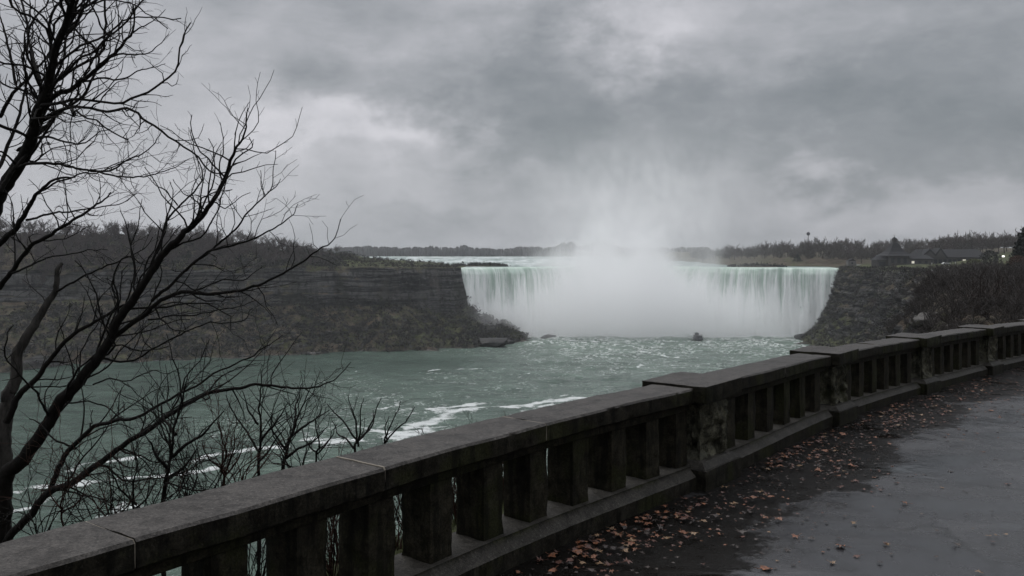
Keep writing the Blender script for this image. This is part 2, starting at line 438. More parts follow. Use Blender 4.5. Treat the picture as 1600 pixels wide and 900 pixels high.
def walk_profile(s0, s1, prof, ds, mat, name, parent, jit=.003, sub=.03, seed=0, crown=0):
    """closed profile [(off,z)] swept from s0 to s1 as one stone with worn surface"""
    pr = []
    n = len(prof)
    for i in range(n):
        a = np.array(prof[i]); b = np.array(prof[(i + 1) % n]); k = max(1, int(np.linalg.norm(b - a) / sub))
        for j in range(k): pr.append(a + (b - a) * j / k)
    pr = np.array(pr); m = len(pr)
    S = np.linspace(s0, s1, max(3, int((s1 - s0) / ds)))
    cen = pr.mean(0)
    V = np.zeros((len(S), m, 3))
    for i, s in enumerate(S):
        V[i] = sweep_pt(np.full(m, s), pr[:, 0], pr[:, 1])
    nrm = V - V.mean(1, keepdims=True); nrm /= np.linalg.norm(nrm, axis=2, keepdims=True)
    V += nrm * (fbm(V + seed * 3.1, 9, 4, .6) * jit)[..., None]
    V[..., 2] += fbm(V + seed, 1.3, 2) * jit
    F = [tuple(f) for f in grid_faces(len(S), m, closed_v=True)]
    VV = V.reshape(-1, 3)
    c0 = V[0].mean(0); c1 = V[-1].mean(0); VV = np.vstack([VV, c0, c1]); k = len(VV)
    F += [(j, k - 2, (j + 1) % m) for j in range(m)]
    b0 = (len(S) - 1) * m
    F += [(b0 + (j + 1) % m, k - 1, b0 + j) for j in range(m)]
    o = mesh_obj(name, VV, F, mat, parent, True)
    try: o.data.shade_auto = None
    except Exception: pass
    sm = o.modifiers.new('sharp', 'EDGE_SPLIT'); sm.split_angle = R_(38)
    return o
def chamfer_rect(o0, o1, z0, z1, c=.012):
    return [(o0, z0 + c), (o0, z1 - c), (o0 + c, z1), (o1 - c, z1), (o1, z1 - c), (o1, z0 + c), (o1 - c, z0), (o0 + c, z0)]

H_TOP = .856
x0, y0, _, _ = path(0)
balus = empty('stone_balustrade', (0, 0, 0))
tag(balus, 'long dark weathered stone balustrade with square posts and rough piers beside the wet path', 'balustrade')
def facet_h(V, seed):
    fr = np.random.default_rng(seed * 13 + 5); h = np.full(len(V), 9.)
    for k in range(8):
        gk = fr.normal(0, 3.2, 3); pk = V[fr.integers(0, len(V))]
        h = np.minimum(h, fr.uniform(.7, 1.3) + (V - pk) @ gk)
    h2 = np.full(len(V), 9.)
    for k in range(14):
        pk = V[fr.integers(0, len(V))]; h2 = np.minimum(h2, np.abs((V - pk) @ fr.normal(0, 6, 3)) + fr.uniform(0, .35))
    return np.clip(h, -.9, 1.5) + .5 * np.clip(h2, 0, 1) + .18 * fbm(V + seed, 14, 3)
def worn_block(name, s, half_s, o0, o1, z0, z1, mat, parent, jit, res, chip=0, seed=0, top_in=0, freq=9):
    """box around path station s, with noisy faces. o0..o1 across, z0..z1"""
    n = [max(2, int(round(L / res)) + 1) for L in (2 * half_s, o1 - o0, z1 - z0)]
    x, y, tx, ty = [float(v) for v in path(s)]
    zb = float(ground(x, y))
    vid = {}; V = []; F = []
    def vert(i, j, k):
        key = (i, j, k)
        if key not in vid:
            a = -half_s + 2 * half_s * i / (n[0] - 1); b = o0 + (o1 - o0) * j / (n[1] - 1); c = z0 + (z1 - z0) * k / (n[2] - 1)
            if top_in:
                f = k / (n[2] - 1); m_ = (o0 + o1) / 2
                a *= 1 - top_in * f / half_s; b = m_ + (b - m_) * (1 - top_in * f / ((o1 - o0) / 2))
            vid[key] = len(V); V.append((a, b, c))
        return vid[key]
    for ax in range(3):
        u, v = [q for q in range(3) if q != ax]
        for side in (0, n[ax] - 1):
            for i in range(n[u] - 1):
                for j in range(n[v] - 1):
                    q = []
                    for (di, dj) in ((0, 0), (1, 0), (1, 1), (0, 1)):
                        k = [0, 0, 0]; k[ax] = side; k[u] = i + di; k[v] = j + dj; q.append(vert(*k))
                    fl = (side == 0) ^ (ax == 1)
                    F.append(tuple(q[::-1]) if fl else tuple(q))
    V = np.array(V)
    c = np.array([0, (o0 + o1) / 2, (z0 + z1) / 2]); hs = np.array([half_s, (o1 - o0) / 2, (z1 - z0) / 2])
    rel = (V - c) / hs
    nd = np.sign(rel) * (np.abs(rel) > .999)
    edge = (np.abs(rel) > .999).sum(1)
    nd = nd / np.maximum(np.linalg.norm(nd, axis=1), 1)[:, None]
    nn = fbm(V + seed * 5.7, freq, 4, .55)
    V = V + nd * (nn * jit)[:, None]
    if chip:   # rock face: bulge in the middle of faces, faceted
        bul = (1 - np.clip(np.sort(np.abs(rel), axis=1)[:, 1], 0, 1) ** 3)
        fac = vnoise(np.floor(V * 0 + (V + fbm(V + seed, 6, 2)[:, None] * .05) / .075) + .5 + seed) 
        V = V + nd * (bul * (chip * facet_h(V, seed)) )[:, None]
    V = V - nd * ((edge >= 2) * .006)[:, None]
    X = np.array([x, y]) + V[:, :1] * np.array([tx, ty]) + V[:, 1:2] * np.array([-ty, tx])
    gz = ground(X[:, 0], X[:, 1]) if name != 'pier_cap' else zb
    W = np.column_stack([X, V[:, 2] + (gz if np.ndim(gz) else np.full(len(X), gz))])
    o = mesh_obj(name, W, F, mat, parent, True)
    sm = o.modifiers.new('sharp', 'EDGE_SPLIT'); sm.split_angle = R_(34)
    return o

bays = []
prev = 0.6
for ps in pier_s:
    bays.append((prev, ps - .33)); prev = ps + .33
js = [s_of(-1.521, 3.318), s_of(-.679, 4.477), s_of(.195, 5.635)]
for bi, (a, b) in enumerate(bays):
    if bi == 0: cuts = [a, js[0] - 2.9, js[0] - 1.45] + js + [b + .03]
    else: cuts = [a - .03, (a + b) / 2 + random.uniform(-.3, .3), b + .03]
    for i in range(len(cuts) - 1):
        near = bi < 1
        th = .132
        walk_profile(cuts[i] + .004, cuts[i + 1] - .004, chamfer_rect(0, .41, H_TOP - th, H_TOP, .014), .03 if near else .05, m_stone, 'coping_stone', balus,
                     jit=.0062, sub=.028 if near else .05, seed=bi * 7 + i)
    for cj in cuts[1:-1]: walk_profile(cj - .006, cj + .006, chamfer_rect(.004, .406, H_TOP - th + .004, H_TOP - .001, .014), .01, m_mortar, 'mortar_joint', balus, jit=.003, sub=.03, seed=9)
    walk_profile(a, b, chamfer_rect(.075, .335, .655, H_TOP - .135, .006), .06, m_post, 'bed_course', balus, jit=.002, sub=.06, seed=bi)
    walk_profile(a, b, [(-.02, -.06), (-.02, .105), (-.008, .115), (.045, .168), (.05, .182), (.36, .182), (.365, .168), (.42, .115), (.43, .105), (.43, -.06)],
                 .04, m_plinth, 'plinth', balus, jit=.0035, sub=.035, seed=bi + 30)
    # balusters
    if bi == 0:
        sb = s_of(-.759 + .605 * .55 + .08, 4.537 + .796 * .55 - .06)
        k0 = int((a - sb) / .482) + 1
        ss = [sb + .482 * k for k in range(k0, 30) if sb + .482 * k < b - .06]
    else:
        nb = 6; ss = [a + (b - a) * (k + .5) / nb + .0 for k in range(nb)]
    for k, s_ in enumerate(ss):
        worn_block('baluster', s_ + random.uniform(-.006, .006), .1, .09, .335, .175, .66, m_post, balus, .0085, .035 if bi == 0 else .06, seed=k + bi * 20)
for i, ps in enumerate(pier_s):
    pr_ = empty('pier', (0, 0, 0)); pr_.parent = balus
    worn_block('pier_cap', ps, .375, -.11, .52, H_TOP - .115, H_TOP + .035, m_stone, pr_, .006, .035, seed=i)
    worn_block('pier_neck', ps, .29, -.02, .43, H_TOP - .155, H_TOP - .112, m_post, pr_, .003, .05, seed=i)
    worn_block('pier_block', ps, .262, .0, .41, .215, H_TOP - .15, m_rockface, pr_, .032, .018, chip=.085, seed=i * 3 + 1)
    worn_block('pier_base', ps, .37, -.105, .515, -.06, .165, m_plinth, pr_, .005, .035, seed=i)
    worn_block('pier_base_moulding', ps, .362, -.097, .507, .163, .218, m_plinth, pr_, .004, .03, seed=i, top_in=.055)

# asphalt promenade -------------------------------------------------------------
S = np.concatenate([np.linspace(0.1, 14, 140), np.linspace(14.2, sl[-1], 70)])
Wd = np.concatenate([[.25, .1], -np.linspace(0, 3, 40)[0:], -np.linspace(3.2, 22, 30)])
V = np.zeros((len(S), len(Wd), 3))
for i, s in enumerate(S):
    x, y, tx, ty = path(s)
    X = x - ty * Wd; Y = y + tx * Wd
    V[i] = np.stack([X, Y, ground(X, Y) + .012 * fbm(np.stack([X, Y, X * 0], -1), .5, 3) - .004], -1)
V[:, :, 2] -= .03 * np.exp(-((Wd + .55) / .35) ** 2)[None, :]
far_ext = []
pave = grid_obj('promenade', V, m_asphalt, flip=False); tag(pave, kind='structure')
gr = np.zeros(V.shape[:2]); gr[:] = np.clip(1.0 - np.clip(-Wd - .55, 0, 9) / 1.15, 0, 1)[None, :]
sm_ = np.array([s_of(1.8, 7.4)])[0]
for j in range(len(S)):
    gr[j] *= .92 + .22 * math.sin(S[j] * 1.7 + .6)
a = pave.data.attributes.new('grime_reflection', 'FLOAT', 'POINT'); a.data.foreach_set('value', gr.astype(np.float32).ravel())

# ------------------------------------------------------------------ terrain : near / right bank
wallX = lambda D: np.interp(D, pth[:, 1], pth[:, 0])
rim_tab = np.array([(-60, -48, -.3), (-20, -19, -.2), (-4.8, -8.9, -.15), (-.75, -6.2, -.15), (2.9, -3.7, -.15), (7.4, -.25, -.2), (10.5, 2.1, -.35), (16, 7.2, -.7), (22, 13, -1.0), (34, 21, -1.9), (55, 30, -2.9),
                    (85, 43, -3.6), (140, 70, -4.6), (200, 105, -5), (300, 150, -5.8), (400, 193, -6.2), (480, 219, -6.8), (580, 236, -8), (615, 243, -8.6), (628, 247, -8.8)])
shore_tab = np.array([(-60, -190), (0, -150), (40, -95), (70, -50), (110, 0), (170, 50), (280, 108), (400, 155), (500, 186), (560, 201), (600, 207), (615, 213), (628, 222)])
Ds = np.concatenate([np.linspace(-60, -6, 20), np.linspace(-5, 25, 90), np.linspace(25.5, 100, 80), np.linspace(101.5, 628, 330)])
NV = 150
Vr = np.zeros((len(Ds), 0, 3)); rows = []; turf_rows = []
for D in Ds:
    rx, rz = np.interp(D, rim_tab[:, 0], rim_tab[:, 1]), np.interp(D, rim_tab[:, 0], rim_tab[:, 2])
    sx = np.interp(D, shore_tab[:, 0], shore_tab[:, 1])
    nr = float(np.clip((95 - D) / 60, 0, 1))
    kn = [(sx - 20, -63), (sx, -60.4), ((sx + rx) / 2 - 3, -53)]
    fx = max(rx - (30 * nr + 13 * (1 - nr)), sx + 6); kn.append((fx, -43 * (1 - nr) - 40 * nr))
    far = [(rx - 7, rz - 22), (rx - 3.5, rz - 11), (rx - 1.2, rz - 2.5)]; ne = [(rx - 14, rz - 13), (rx - 6, rz - 4.2), (rx - 1.6, rz - .8)]
    for f_, n_ in zip(far, ne): kn.append((f_[0] * (1 - nr) + n_[0] * nr, f_[1] * (1 - nr) + n_[1] * nr))
    kn.append((rx, rz))
    for dx in (.6, 1.2, 3, 8, 20, 40, 80, 140, 220, 350, 700):
        X = rx + dx; base = float(ground(X, D)) - .10
        bl = min(1, dx / (1.0 + 20 * (1 - nr)))
        z = rz * (1 - bl) + base * bl
        hill = 9.5 * np.clip((dx - 38) / 90, 0, 1) * np.clip((D - 330) / 250, 0, 1) + 5 * np.clip((dx - 140) / 200, 0, 1) * np.clip(D / 200, 0, 1)
        if D > 430: z = max(z, -5.0) if dx > 8 else z
        kn.append((X, z + hill))
    kn = np.array(kn); L = np.concatenate([[0], np.cumsum(np.minimum(np.hypot(*np.diff(kn, axis=0).T), 22) + .6)])
    # more samples on the face
    t = np.linspace(0, L[-1], NV)
    rows.append(np.stack([np.interp(t, L, kn[:, 0]), np.full(NV, D), np.interp(t, L, kn[:, 1])], -1))
    turf_rows.append(np.clip((rows[-1][:, 0] - rx + 1.5) / 2, 0, 1) * (.8 if (D > 380 or D < 20) else .28) + .58 * (rows[-1][:, 2] < -38) * (D > 480))
Vr = np.array(rows); turf = np.array(turf_rows)
# fix knots under the pavement: never above promenade
def cliff_noise(V, amp_mask, seed=0, stratum=4.5):
    n1 = fbm(V + seed, .035, 5, .55); n2 = fbm(V * np.array([1, 1, .4]) + seed, .14, 4, .6)
    led = np.mod(V[..., 2] + 2 * fbm(V, .012, 2), stratum) / stratum
    led2 = np.mod(V[..., 2] + 3.1 + 1.2 * fbm(V + 9, .03, 2), stratum * .37) / (stratum * .37)
    step = (np.clip(led * 3, 0, 1) - .5) * 3.0 + (np.clip(led2 * 3, 0, 1) - .5) * .9
    but = np.abs(fbm(V * np.array([1, 1, .12]) + seed * 2, .055, 3, .5)) * 7 - 3
    return (n1 * 3.5 + but + n2 * 2.4 + step) * amp_mask
depthz = np.clip((-5.0 - Vr[..., 2]) / 8, 0, 1) * np.clip((Vr[..., 2] + 61.5) / 10, .25, 1)
farm = np.clip(Vr[..., 1] / 120, .15, 1) * np.clip((632 - Vr[..., 1]) / 55, .18, 1)
dn_ = cliff_noise(Vr, depthz * farm, 3)
Vr[..., 0] -= dn_; Vr[..., 2] += fbm(Vr, .09, 4) * 1.6 * depthz * farm
Vr[..., 2] += np.abs(fbm(Vr + 50, .05, 4)) * 3.5 * np.clip((-40 - Vr[..., 2]) / 6, 0, 1) * np.clip((Vr[..., 2] + 60) / 4, 0, 1) * farm
off_road = np.clip((np.abs(Vr[..., 1]) - 40) / 60, 0, 1)
Vr[..., 2] += .5 * fbm(Vr, .05, 3) * off_road * (1 - depthz)
for i, D in enumerate(Ds): pass
rb = grid_obj('gorge_bank', Vr, m_cliff, flip=True); tag(rb, kind='structure')
a = rb.data.attributes.new('turf', 'FLOAT', 'POINT'); a.data.foreach_set('value', turf.astype(np.float32).ravel())

# beyond the lip : right bank of the upper river
sh2 = np.array([(628, 247), (690, 262), (716, 240), (745, 212), (800, 200), (975, 214), (1300, 190), (1700, 150), (1900, 120)])
rows = []; 
Ds2 = np.linspace(628, 1900, 160)
for D in Ds2:
    sx = np.interp(D, sh2[:, 0], sh2[:, 1]); f = np.clip((D - 640) / 120, 0, 1)
    kn = np.array([(sx - 6, -11), (sx, -8.0), (sx + 12, -6.2), (sx + 60, -4.0 + 3 * f), (sx + 130, 3.5), (sx + 300, 8), (sx + 1100, 9)])
    t = np.concatenate([np.linspace(kn[0, 0], sx + 150, 60), np.linspace(sx + 160, sx + 1100, 20)])
    rows.append(np.stack([t, np.full(80, D), np.interp(t, kn[:, 0], kn[:, 1])], -1))
V2 = np.array(rows); V2[..., 2] += .7 * fbm(V2, .04, 4)
rb2 = grid_obj('river_bank', V2, m_cliff, flip=True); tag(rb2, kind='structure')
a = rb2.data.attributes.new('turf', 'FLOAT', 'POINT'); a.data.foreach_set('value', np.full(V2.shape[0] * V2.shape[1], .35, dtype=np.float32))

# ------------------------------------------------------------------ terrain : left bank
Xs = np.concatenate([np.linspace(-620, -300, 90), np.linspace(-298, -39, 300), np.linspace(-38.4, 14, 90)])
I = lambda x, t: np.interp(x, [p[0] for p in t], [p[1] for p in t])
t_rimD = [(-620, 455), (-500, 470), (-370, 508), (-270, 535), (-200, 556), (-150, 566), (-100, 585), (-60, 606), (-38, 626), (14, 630)]
t_rimz = [(-620, -2), (-370, -5), (-270, -6), (-200, -7), (-100, -7.5), (-60, -8.3), (-39, -8.5), (-35, -26), (-32, -41), (-14, -51), (-3, -55), (5, -60), (14, -64)]
t_shore = [(-620, 300), (-500, 335), (-340, 398), (-266, 436), (-249, 460), (-188, 488), (-155, 504), (-97, 526), (-60, 531), (-41, 536), (-17, 558), (0, 582), (8, 600), (14, 612)]
t_footz = [(-620, -24), (-370, -27), (-270, -28), (-150, -34), (-60, -37), (-38, -41), (-32, -44), (-14, -52), (0, -57), (14, -64)]
t_crest = [(-620, 20), (-370, 18), (-330, 16.5), (-240, 14.2), (-192, 8.4), (-168, 5.6), (-144, 2.8), (-120, .3), (-96, -2.2), (-72, -5), (-48, -7.5), (-38, -8.6), (-34, -30), (-30, -50), (14, -66)]
rows = []; tr = []
for X in Xs:
    rD, rz, sD, fz, cz = I(X, t_rimD), I(X, t_rimz), I(X, t_shore), I(X, t_footz), I(X, t_crest)
    fD = rD - 9
    kn = np.array([(sD - 20, -63), (sD - 1, -60.5), (sD + 3, -58.5), (sD * .5 + fD * .5, fz * .42 - 60 * .58 + 1.5), (fD - 4, fz - 1.5), (fD, fz + 1), (rD - 2.5, rz - 3), (rD, rz), (rD + 25, rz + (cz - rz) * .42), (rD + 62, cz), (rD + 110, min(cz - 2, max(cz * .8, -10.5))), (rD + 180, max(cz * .5 - 6, -11)), (rD + 320, -11.5)])
    L = np.concatenate([[0], np.cumsum(np.minimum(np.hypot(*np.diff(kn, axis=0).T), 40))])
    t = np.linspace(0, L[-1], 170)
    D_ = np.interp(t, L, kn[:, 0])
    rows.append(np.stack([np.full(170, X), D_, np.interp(t, L, kn[:, 1])], -1))
    tr.append(np.maximum(np.clip((D_ - rD) / 4, 0, 1) * np.interp(X, [-210, -150, -60], [.05, .75, .85]), np.interp(X, [-120, -60, 10], [.2, .52, .58]) * (D_ < fD) * (D_ > sD + 5)))
Vl = np.array(rows); turf = np.array(tr)
face = np.clip((-7.5 - Vl[..., 2]) / 5, 0, 1) * np.clip((Vl[..., 2] + 61.2) / 8, .12, 1)
Vl[..., 1] += cliff_noise(Vl, face, 9) * .8
talus = np.clip((-34 - Vl[..., 2]) / 8, 0, 1) * np.clip((Vl[..., 2] + 61) / 4, 0, 1)
Vl[..., 2] += (fbm(Vl, .11, 5, .6) * 2.6 + (np.abs(fbm(Vl * np.array([1, .4, 0]), .035, 3)) * 9 - 3)) * talus
Vl[..., 2] += fbm(Vl, .03, 4) * 1.2 * (1 - face)
lb = grid_obj('gorge_cliff', Vl, m_cliff, flip=False); tag(lb, kind='structure')
a = lb.data.attributes.new('turf', 'FLOAT', 'POINT'); a.data.foreach_set('value', turf.astype(np.float32).ravel())

# ------------------------------------------------------------------ falls
brink = np.array([(-46, 642), (-37, 634), (-20, 641), (5, 655), (30, 680), (52, 720), (70, 770), (98, 812), (125, 796), (136, 745), (144, 700), (158, 668), (184, 647), (212, 634), (240, 624), (256, 622)], float)
bk = catmull(np.vstack([brink[0] * 2 - brink[1], brink, brink[-1] * 2 - brink[-2]]), 40)
bs = np.concatenate([[0], np.cumsum(np.linalg.norm(np.diff(bk, axis=0), axis=1))])
ns = 620; ss = np.linspace(0, bs[-1], ns)
bx = np.interp(ss, bs, bk[:, 0]); by = np.interp(ss, bs, bk[:, 1])
tx = np.gradient(bx); ty = np.gradient(by); l = np.hypot(tx, ty); nx, ny = ty / l, -tx / l       # towards the viewer / basin
WZ, UZ = -60.0, -8.5
prof = [(-14, .05), (-8, .02), (-3, -.05), (-1, -.25), (.3, -.8), (1.2, -1.8), (2.0, -3.2)] + [(2.0 + 4.6 * math.sqrt((h - 3) / 49), -h) for h in np.linspace(4.5, 52, 46)]
prof = np.array(prof); npf = len(prof)
fall = np.clip(-prof[:, 1] / 4, 0, 1)
sx3 = np.stack([ss[:, None] + 0 * prof[None, :, 0], prof[None, :, 1] * .06 + 0 * ss[:, None], 0 * ss[:, None] + 0 * prof[None, :, 0]], -1)
rid = fbm(sx3, .22, 5, .6) * 1.5
off = prof[None, :, 0] + rid * fall[None, :] + fbm(np.stack([ss, ss * 0, ss * 0], -1), .05, 3)[:, None] * 2.5
lipz = .55 * fbm(np.stack([ss, ss * 0, ss * 0 + 2], -1), .16, 4)[:, None] * np.clip(-prof[None, :, 1] / .3, 0, 1) * np.clip(1.2 + prof[None, :, 1] / 20, 0, 1)
V = np.stack([bx[:, None] + nx[:, None] * off, by[:, None] + ny[:, None] * off, lipz + UZ + np.broadcast_to(prof[None, :, 1], off.shape)], -1)
fo = grid_obj('waterfall', V, m_falls, flip=False)
tag(fo, kind='structure')
uvl = fo.data.uv_layers.new(name='UVMap')
vi = np.zeros(len(fo.data.loops), dtype=np.int32); fo.data.loops.foreach_get('vertex_index', vi)
uvv = np.stack([np.repeat(ss, npf), np.tile(-prof[:, 1], ns)], -1)
uvl.data.foreach_set('uv', uvv[vi].astype(np.float32).ravel())
# rock behind the sheet of water
zc = np.linspace(-8.9, -62, 24)
V = np.zeros((ns, 24, 3)); V[..., 0] = (bx - nx * 3.5)[:, None]; V[..., 1] = (by - ny * 3.5)[:, None]; V[..., 2] = zc[None]
cf = grid_obj('gorge_headwall', V, m_cliff); tag(cf, kind='structure')

# upper river : strip fan from the brink to the far bank
up_rows = []
Dfar = 1850
wv_ = np.linspace(0, 1, 120)
endx = np.interp(np.linspace(0, 1, ns), [0, 1], [-560, 190])
startw = np.concatenate([[0], np.cumsum(np.abs(np.gradient(bx))[1:] + .01)]); startw /= startw[-1]
V = np.zeros((ns, 120, 3))
for k, t in enumerate(wv_):
    tt = t ** 1.7
    X = (bx - nx * 12) * (1 - tt) + (-620 + 870 * startw) * tt
    Y = (by - ny * 12) * (1 - tt) + Dfar * tt
    V[:, k, 0] = X; V[:, k, 1] = Y
    V[:, k, 2] = UZ + np.interp(Y, [760, 1000, 1700, 1900], [0, 1.3, 5.0, 5.6])
V[..., 2] += .25 * fbm(V * np.array([.5, 1, 0]), .06, 4) * np.clip((V[..., 1] - 660) / 100, 0, 1)
# plain sheet instead of a folded fan : x/y grid clipped behind the lip
gx = np.linspace(-640, 330, 300); gy = np.linspace(640, 1900, 260)
GX, GY = np.meshgrid(gx, gy, indexing='ij')
GZ = UZ + np.interp(GY, [760, 1000, 1700, 1900], [0, 1.3, 5.0, 5.6])
GZ = GZ + .3 * fbm(np.stack([GX * .5, GY, GX * 0], -1), .05, 4) * np.clip((GY - 720) / 100, 0, 1)
# inside-the-basin test against the brink polygon
def inside(x, y):
    poly = np.stack([bx - nx * 6, by - ny * 6], -1)[::4]
    poly = np.vstack([poly, [[300, 400], [-90, 400]]])
    c = np.zeros(x.shape, bool); j = len(poly) - 1
    for i in range(len(poly)):
        xi, yi = poly[i]; xj, yj = poly[j]
        cond = ((yi > y) != (yj > y)) & (x < (xj - xi) * (y - yi) / (yj - yi + 1e-12) + xi); c ^= cond; j = i
    return c
# clip cells (fine grid near the lip)
gx = np.concatenate([np.linspace(-640, -62, 80), np.arange(-60, 280, 2.0), [300, 330]]); gy = np.concatenate([np.arange(616, 830, 2.0), np.linspace(832, 1900, 220)])
GX, GY = np.meshgrid(gx, gy, indexing='ij')
GZ = UZ + np.interp(GY, [760, 1000, 1700, 1900], [0, 1.3, 5.0, 5.6]) + .3 * fbm(np.stack([GX * .5, GY, GX * 0], -1), .05, 4) * np.clip((GY - 720) / 100, 0, 1)
ins = inside(GX, GY)
F = grid_faces(len(gx), len(gy), flip=True)
keep = ~(ins.reshape(-1)[F].any(1))
up = mesh_obj('upper_river', np.stack([GX, GY, GZ], -1).reshape(-1, 3), F[keep], m_upper, smooth=True); tag(up, kind='structure')
rap = np.clip((GY - 750) / 250, 0, 1) * np.clip((140 - GX) / 120, 0.15, 1)
a = up.data.attributes.new('foam', 'FLOAT', 'POINT'); a.data.foreach_set('value', rap.astype(np.float32).ravel()) if len(up.data.vertices) == rap.size else None

# far land
V = np.zeros((2, 2, 3)); V[0, 0] = (-1590, 1800, -3.6); V[0, 1] = (-1590, 2490, -2); V[1, 0] = (1590, 1800, -3.6); V[1, 1] = (1590, 2490, -2)
m_land = simple('far_ground', (.02, .018, .014), .9, .3, .01)
fl = grid_obj('far_land', V, m_land, flip=True); tag(fl, kind='structure')

# ------------------------------------------------------------------ lower river
def wpt(px, py):
    D = FPX * (EYE - WZ) / (py - HOR); return (px - 800) / FPX * D, D
streaks = [([(574, 673), (600, 679), (623, 682), (652, 678), (693, 670)], 1.5), ([(658, 662), (681, 657), (704, 647), (739, 642)], 2.0), ([(704, 655), (690, 652)], 1.6), ([(693, 639), (727, 634), (765, 626.5), (797, 631), (825, 633), (900, 624), (960, 617)], 1.5),
           ([(693, 639), (705, 645), (712, 650)], 1.4), ([(797, 611), (823, 604), (851, 598)], 1.5), ([(740, 640), (770, 636), (800, 637)], 1.1), ([(826, 583), (837, 587), (833, 591)], 1.2), ([(868, 616), (885, 612), (900, 620)], 1.2), ([(832, 609), (838, 618)], 1.2),
           ([(105, 735), (132, 727), (167, 719), (218, 718), (272, 719), (296, 717), (340, 712)], 1.1), ([(20, 768), (58, 758), (136, 754), (167, 752), (218, 750), (253, 740), (307, 737), (350, 728)], 1.0), ([(66, 814), (113, 809), (152, 803), (200, 790)], 1.0),
           ([(334, 709), (370, 704), (428, 704), (475, 700), (520, 692), (560, 688)], 1.4), ([(473, 589), (522, 582), (560, 580)], .9), ([(620, 586), (652, 582), (704, 578), (739, 575.6), (790, 576)], 1.0), ([(676, 583), (690, 582)], 1.2), ([(855, 529), (890, 531), (930, 534)], 2.2),
           ([(820, 640), (870, 634), (920, 630)], 1.0), ([(650, 668), (672, 667)], 1.0), ([(500, 684), (530, 686)], 1.5), ([(0, 800), (40, 792), (90, 780)], .8), ([(560, 640), (600, 634)], .5),
           ([(1130, 528), (1180, 535), (1240, 532)], 1.0), ([(1000, 548), (1040, 556), (1090, 560)], 1.2), ([(930, 560), (980, 566), (1010, 575)], 1.0)]
gx = np.concatenate([np.linspace(-720, -262, 110), np.arange(-260, 262, 1.6)])
gy = np.concatenate([np.linspace(-80, 138, 30), np.arange(140, 320, 1.1), np.arange(320, 700, 1.9), np.linspace(702, 830, 20)])
GX, GY = np.meshgrid(gx, gy, indexing='ij')
wn = np.stack([GX, GY, GX * 0], -1)
wx_ = GX + 5 * fbm(wn, .06, 4, .6); wy_ = GY + 5 * fbm(wn + 40, .06, 4, .6)
foam = np.zeros_like(GX)
for pts, wd in streaks:
    q = [wpt(*p) for p in pts]
    for (ax, ay), (bx_, by_) in zip(q[:-1], q[1:]):
        m = (GX > min(ax, bx_) - 30) & (GX < max(ax, bx_) + 30) & (GY > min(ay, by_) - 30) & (GY < max(ay, by_) + 30)
        if not m.any(): continue
        X, Y = wx_[m], wy_[m]; L2 = (bx_ - ax) ** 2 + (by_ - ay) ** 2
        t = np.clip(((X - ax) * (bx_ - ax) + (Y - ay) * (by_ - ay)) / L2, 0, 1)
        dd = np.hypot(X - ax - t * (bx_ - ax), Y - ay - t * (by_ - ay))
        k_ = .45 if ay > 370 else 1.0
        foam[m] = np.maximum(foam[m], (np.exp(-(dd / (2.3 * wd * k_)) ** 2) + .30 * np.exp(-(dd / (8 * wd)) ** 2)) * (.85 if k_ < 1 else 1))
foam *= np.clip(.75 + .6 * fbm(wn, .09, 3), .2, 1.15)
milky = np.clip((GY - 380) / 230, 0, 1) * np.clip((GX + 110 + (600 - GY) * .0) / 150, 0, 1)
milky = np.maximum(milky, .42 * np.clip((np.interp(GX, [p_[0] for p_ in t_shore], [p_[1] for p_ in t_shore]) - GY - 15) / 110, 0, 1) * np.clip((GX + 230) / 170, 0, 1))
milky = np.clip(milky + .12 * fbm(wn, .02, 4), 0, 1)
foam = np.maximum(foam, np.clip((GY - 612 + 9 * fbm(wn, .05, 4)) / 16, 0, 1.3) * (np.abs(GX - 96) < 165))
amp = .6 + .8 * milky
GZ = WZ + amp * (fbm(wn * np.array([.6, 1, 1]), .09, 5, .6)) * .8
F = grid_faces(len(gx), len(gy), flip=True)
rv = mesh_obj('river', np.stack([GX, GY, GZ], -1).reshape(-1, 3), F, m_river, smooth=True); tag(rv, kind='structure')
for nm, arr in (('foam', foam), ('milky', milky)):
    a = rv.data.attributes.new(nm, 'FLOAT', 'POINT'); a.data.foreach_set('value', arr.astype(np.float32).ravel())

# height lookup
def bvh_of(o):
    me = o.data; return BVHTree.FromPolygons([v.co[:] for v in me.vertices], [p.vertices[:] for p in me.polygons])
trees_bvh = [bvh_of(o) for o in (rb, rb2, lb)]
def drop(x, y, default=None):
    best = None
    for b in trees_bvh:
        h = b.ray_cast(Vector((x, y, 200)), Vector((0, 0, -1)))
        if h[0] is not None and (best is None or h[0].z > best): best = h[0].z
    return best if best is not None else default

